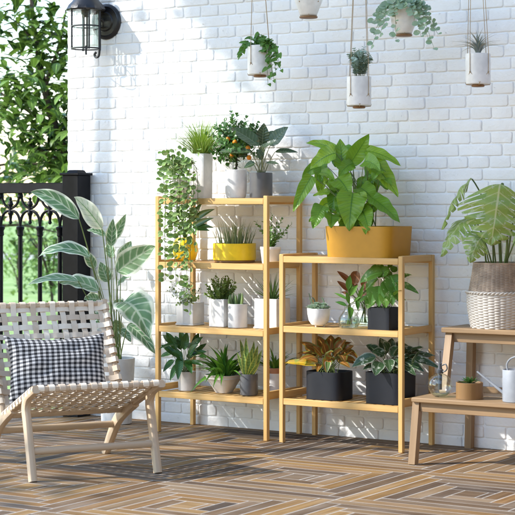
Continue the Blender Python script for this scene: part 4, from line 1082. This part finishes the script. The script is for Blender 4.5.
basket(zr, ztop, lambda f: R_ * (.955 - .165 * f ** .75), 18, 40, .004, 'upper_weave', M['taupe'])
g = MB(); n = 150
for ph in (0, math.pi):
    g.tube([base + V(((R_ * .995 + .004 * math.cos(26 * a + ph)) * math.cos(a), (R_ * .995 + .004 * math.cos(26 * a + ph)) * math.sin(a), zr + .004 * math.sin(26 * a + ph))) for a in [6.2832 * i / n for i in range(n + 1)]], .0048, 6, cap=False)
g.build('braided_band', M['wicker'], t)
g = MB(); g.lathe([(R_ * .8, ztop - .004), (R_ * .81, ztop + .004), (R_ * .77, ztop + .004), (R_ * .75, ztop - .05)], base, 48, cap0=False); g.build('rim', M['taupe'], t)
g = MB(); g.lathe([(R_ * .76, ztop - .03), (.001, ztop - .025)], base, 40, cap0=False); g.build('soil', M['soil'], t)
def monstera(gl, A, Mid, B, W, F, lobes=8, cut=.32, fold=.12, wav=.02):
    """split leaf: whole along the midrib, cut into lobes towards the margin"""
    def S(q, a):
        p = A * (1 - q) ** 2 + Mid * 2 * q * (1 - q) + B * q * q; tt = ((Mid - A) * (1 - q) + (B - Mid) * q).normalized()
        sd = tt.cross(F).normalized(); n = sd.cross(tt); hw = W / 2 * _he(max(.02, q)) ; k = abs(a) * hw
        # lobes droop and sweep back to the tip
        return p + sd * (hw * a * math.cos(fold)) + tt * (abs(a) ** 1.3 * hw * .42 * (1 - q * .6)) + n * (-k * abs(a) * .34 + wav * W * math.sin(abs(a) * 5 + q * 20))
    for sg in (-1, 1):
        ns = lobes * 4
        vs = []; uv = []
        for i in range(ns + 1):
            q = i / ns
            for j in range(4): a = sg * cut * j / 3; vs.append(S(q, a)); uv.append((q, .5 + .5 * a))
        fs = [(i * 4 + j, i * 4 + j + 1, i * 4 + j + 5, i * 4 + j + 4) for i in range(ns) for j in range(3)]
        gl.add(vs, fs if sg > 0 else [f_[::-1] for f_ in fs], uv)
        for L in range(lobes):
            q0, q1 = L / lobes, (L + 1) / lobes; vs = []; uv = []; m = 6; gp = rnd(.18, .36)
            ext = rnd(.93, 1.03)
            for i in range(m + 1):
                f = i / m; a = sg * (cut + (ext - cut) * f)
                nar = gp * (f ** .6) if f > 0 else 0
                if f > .8: nar = gp + (f - .8) * 1.5 * (1 - gp) * .8
                for j in range(5):
                    e = j / 4; q = q0 + (q1 - q0) * (e + (.5 - e) * nar); vs.append(S(min(.995, q), a)); uv.append((q, .5 + .5 * a))
            fs = [(i * 5 + j, i * 5 + j + 1, i * 5 + j + 6, i * 5 + j + 5) for i in range(m) for j in range(4)]
            gl.add(vs, [f_[::-1] for f_ in fs] if sg > 0 else fs, uv)
gs, gl = MB(), MB(); c = base + Z * (ztop - .03)
def stalk(a, b, m, r): gs.tube(bez(a, m, b, 12), r, 8)
A = P(500, 184, -.30); monstera(gl, A, P(496, 212, -.345), P(491, 246, -.32), .39, TOCAM + V((-.12, 0, .28)), 9)
stalk(c + V((0, .02, 0)), A + V((0, .03, .0)), P(497, 200, -.14), .0085)
A = P(472, 179, -.22); monstera(gl, A, P(456, 185, -.27), P(442, 230, -.30), .22, V((-.75, -.25, .55)), 8, fold=.35); stalk(c + V((-.02, .0, 0)), A, P(492, 205, -.18), .004)
A = P(474, 217, -.2); monstera(gl, A, P(455, 219, -.3), P(441, 257, -.34), .21, V((-.3, -.7, .6)), 8); stalk(c + V((-.03, -.01, 0)), A, P(484, 235, -.2), .004)
A = P(484, 236, -.28); monstera(gl, A, P(477, 238, -.33), P(470, 263, -.36), .17, TOCAM + Z * .5, 7); stalk(c + V((-.04, -.03, 0)), A, P(486, 250, -.25), .0035)
A = P(522, 188, -.16); monstera(gl, A, P(540, 186, -.2), P(556, 222, -.24), .30, V((.4, -.6, .6)), 8); stalk(c + V((.03, .02, 0)), A, P(512, 215, -.16), .005)
A = P(520, 226, -.24); monstera(gl, A, P(530, 228, -.3), P(538, 252, -.33), .2, V((.3, -.7, .6)), 7); stalk(c + V((.03, -.02, 0)), A, P(514, 245, -.22), .004)
for u in (484.5, 493.5, 508): stalk(c + V(((u - 499) * .004, -.03, 0)), P(u - 1, 236, -.24), P(u, 250, -.24), .0045 if u < 500 else .006)
fol(gs, t, M['stem'], 'stalks'); fol(gl, t, L_mon)

# ================================================================ TALL STRIPED PLANT BEHIND THE CHAIR
yp = -.24
t, c, r = potted('tall plant with white striped green leaves in pale pot behind chair', 98, 135, 358, 0, yp, M['concrete'], [(.80, 0), (.82, .01), (1, 1)], group=None, deep=.03)
gs, gl = MB(), MB()
SP = [(79, 219, 31, 192, .095, -.42, -.55, .07, .005), (102, 229, 74, 197, .125, -.30, -.42, .03, .005), (90, 257, 38, 257, .085, -.38, -.48, .10, .004), (78, 281, 26, 286, .055, -.46, -.55, .06, .004), (99, 291, 59, 283, .10, -.36, -.45, .05, .004),
      (111, 246, 113, 219, .065, -.22, -.26, 0, .0035), (113, 240, 126, 214, .055, -.2, -.2, .0, .0035), (117, 272, 156, 246, .135, -.27, -.32, .02, .004), (121, 262, 131, 241, .08, -.22, -.2, .0, .0035), (123, 302, 150, 338, .20, -.30, -.40, .11, .004), (128, 325, 155, 354, .095, -.33, -.36, .05, .004),
      (99, 300, 84, 300, .07, -.3, -.36, .02, .003), (106, 236, 87, 230, .05, -.26, -.32, .015, .003), (112, 304, 104, 322, .08, -.2, -.2, .02, .003), (115, 320, 117, 345, .09, -.16, -.12, .03, .003), (108, 282, 100, 262, .08, -.2, -.22, .0, .003), (104, 312, 96, 330, .09, -.2, -.24, .02, .003), (112, 258, 108, 240, .06, -.16, -.15, 0, .003),
      (106, 318, 90, 322, .07, -.3, -.36, .03, .003), (118, 285, 131, 276, .06, -.2, -.22, .01, .003), (95, 268, 84, 250, .06, -.26, -.3, .0, .003), (120, 330, 131, 342, .06, -.22, -.24, .02, .003), (116, 300, 126, 318, .07, -.18, -.2, .02, .003)]
for bu, bv, tu, tv, W, yb, yt, ar, rr in SP:
    F = TOCAM * .7 + Z * .7
    if (bu, bv) == (102, 229): F = V((-.1, -.8, .7))
    elif tv < bv - 15: F = TOCAM + V((rnd(-.3, .3), 0, .1))
    young = MB() if (bu, bv) == (102, 229) else None
    stalked(gs, young or gl, c + V((rnd(-.035, .035), rnd(-.035, .035), 0)), P(bu, bv, yb), P(tu, tv, yt), W * 1.2, F=F, arch=ar, shape='ovate', r=rr, bow=.02, wave=.055, fold=.8 if young else .32, ns=18, nv=4)
    if young: fol(young, t, L_young, 'young_leaf')
fol(gs, t, M['stem'], 'stalks'); fol(gl, t, L_calathea)

# ================================================================ HANGING PLANTERS
HY_ = -.38
def hanger(label, uc, u0, u1, vt, vb, prof, utop, mat='white', nets=4, apex=2.70, rot=1.355):
    y = HY_; p = P(uc, vt, y); q_ = P(uc, vb, y); r = (u1 - u0) / 2 / scale_at(p); h = p.z - q_.z
    base = V((p.x, y, q_.z)); t = thing('hanging_planter', base, label, 'hanging planter', 'planters hanging on jute cords')
    g = MB(); ri, zi = hollow(g, [(a * r, b * h) for a, b in prof], base, 40, deep=.012); g.build('pot', M[mat], t)
    g = MB(); g.lathe([(ri, zi), (.001, zi + .006)], base, 32, cap0=False); g.build('soil', M['soil'], t)
    g = MB(); g.lathe([(r * .46, -.0125), (r * .52, -.010), (r * .52, -.003), (r * .46, -.0008)], base, 24, cap1=True); g.build('wooden_disc', M['disc'], t)
    g = MB(); ax = P(utop, 0, y).x; k = scale_at(base)
    rb, rt = prof[0][0] * r + .004, prof[-1][0] * r + .0035
    for i in range(nets):
        a = rot + i * 6.2832 / nets; d = V((math.cos(a), math.sin(a), 0))
        zk = h * .40; rk = (prof[0][0] + (prof[-1][0] - prof[0][0]) * .5) * r + .004
        if prof[0][0] > .9: rk = r + .003
        kn = base + d * rk + Z * zk
        for s_ in (-1, 1):
            a2 = a + s_ * 3.1416 / nets; d2 = V((math.cos(a2), math.sin(a2), 0)); g.tube([kn, base + d2 * rb + Z * .006, base + d2 * rb * .96 - Z * .001, base + d2 * r * .45 - Z * .004], .0018, 5)
        g.ball(kn, .0042, 8)
        g.tube([kn, base + d * rt + Z * (h + .002), V((ax, y, apex)) + d * .034], .0018, 5)
    g.lathe([(.036, -.002), (.038, 0), (.036, .002)], V((ax, y, apex - .002)), 16, cap1=True)
    g.build('cords', M['cord'], t)
    return t, base + Z * zi, ri
CYL = [(.93, 0), (.97, .02), (1, .08), (1, 1)]
t, c, r = hanger('hanging white pot with trailing green pothos, the leftmost hanging planter', 260, 247.5, 272.5, 46, 75, CYL, 257.5)
gs, gl = MB(), MB()
for u, v, y in ((241, 56, -.42), (245, 44, -.45), (250, 38, -.4), (259, 33, -.38), (265, 36, -.36), (271, 40, -.4), (277, 46, -.4), (281, 56, -.42), (281, 70, -.42), (274, 80, -.45), (268, 84, -.44), (279, 62, -.36), (273, 46, -.3), (243, 50, -.36), (276, 74, -.38), (272, 72, -.45)):
    e = P(u, v, y); rim = c + (V((e.x - c.x, e.y - c.y, 0)).normalized() * (r + .01)) + Z * .03
    pts = smooth([c, rim, e], 6) if v > 48 else bez(c, c.lerp(e, .5) + Z * .03, e, 10)
    gs.tube(pts, .0012, 5)
    for i in range(3, len(pts)):
        p = pts[i]; a = rnd(0, 6.28); d = V((math.cos(a) * .7, -.45, rnd(-.9, .1))).normalized(); L = rnd(.030, .047)
        gl.leaf(p, p + d * L * .5 + Z * .006, p + d * L, L * .68, TOCAM * .6 + Z * .6 + V((rnd(-.5, .5), 0, 0)), shape='heart', ns=7, nv=2)
fol(gs, t, M['stem'], 'vines'); fol(gl, t, L_ivy)
hanger('hanging white tapered pot cut off by the top of the frame', 308.5, 291, 326, -18, 16, [(.42, 0), (.5, .05), (.8, .45), (1, 1)], 308)
t, c, r = hanger('hanging white pot with small blue green eucalyptus, lowest of the hanging planters', 359, 347, 371.5, 77, 106, CYL, 360)
gs, gl = MB(), MB()
for k in range(22):
    d, a = disk(1); e = c + V((d.x * .08, d.y * .07, .178 - .05 * d.length + rnd(-.035, .02))); twig(gs, gl, c + d * .03, c + d * .03 + Z * .08, e, 13, .026, .021, shape='round', r=.0014, up=.35, whorl=2)
fol(gs, t, M['stemp'], 'stems'); fol(gl, t, L_blue)
t, c, r = hanger('hanging white tapered pot overflowing with silver green trailing leaves', 404, 388, 420, 8, 34, [(.42, 0), (.5, .05), (.8, .45), (1, 1)], 404)
gs, gl = MB(), MB()
for u, v, y in ((374, 33, -.42), (380, 36, -.44), (372, 22, -.38), (378, 14, -.4), (385, 8, -.45), (392, 4, -.46), (400, 1, -.45), (410, 0, -.42), (418, 5, -.42), (425, 14, -.4), (432, 26, -.38), (438, 34, -.38), (434, 48, -.4), (428, 38, -.42), (421, 36, -.44), (396, 40, -.46), (371, 48, -.42), (424, 26, -.45), (384, 24, -.46), (414, 14, -.47), (394, 14, -.48), (436, 28, -.3), (428, 8, -.3), (404, 8, -.48)):
    e = P(u, v, y); pts = smooth([c, c + (V((e.x - c.x, e.y - c.y, 0)).normalized() * (r * 1.05)) + Z * .035, e], 9); gs.tube(pts, .001, 5); sg = 1
    for i in range(5, len(pts)):
        p = pts[i]; sg = -sg; d = V((sg * .8, -.4, rnd(-.5, .3))).normalized(); L = rnd(.022, .040)
        gl.leaf(p, p + d * L * .5, p + d * L, L * .85, TOCAM + Z * .4 + V((rnd(-.5, .5), 0, 0)), shape='round', ns=6, nv=2)
fol(gs, t, M['stemp'], 'vines'); fol(gl, t, L_hoya)
t, c, r = hanger('hanging white pot with spiky grey air plant, the rightmost hanging planter', 478, 465.5, 490.5, 54, 84.5, CYL, 475.5)
g = MB()
for k in range(44):
    f = k / 44; a = k * 2.4; g.rleaf(c + V((math.cos(a) * .012, math.sin(a) * .012, .01)), a, 1.45 - 1.3 * f, rnd(.10, .145), .0145, 1.15, shape='blade', fold=.5, ns=9, nv=1)
fol(g, t, L_air)
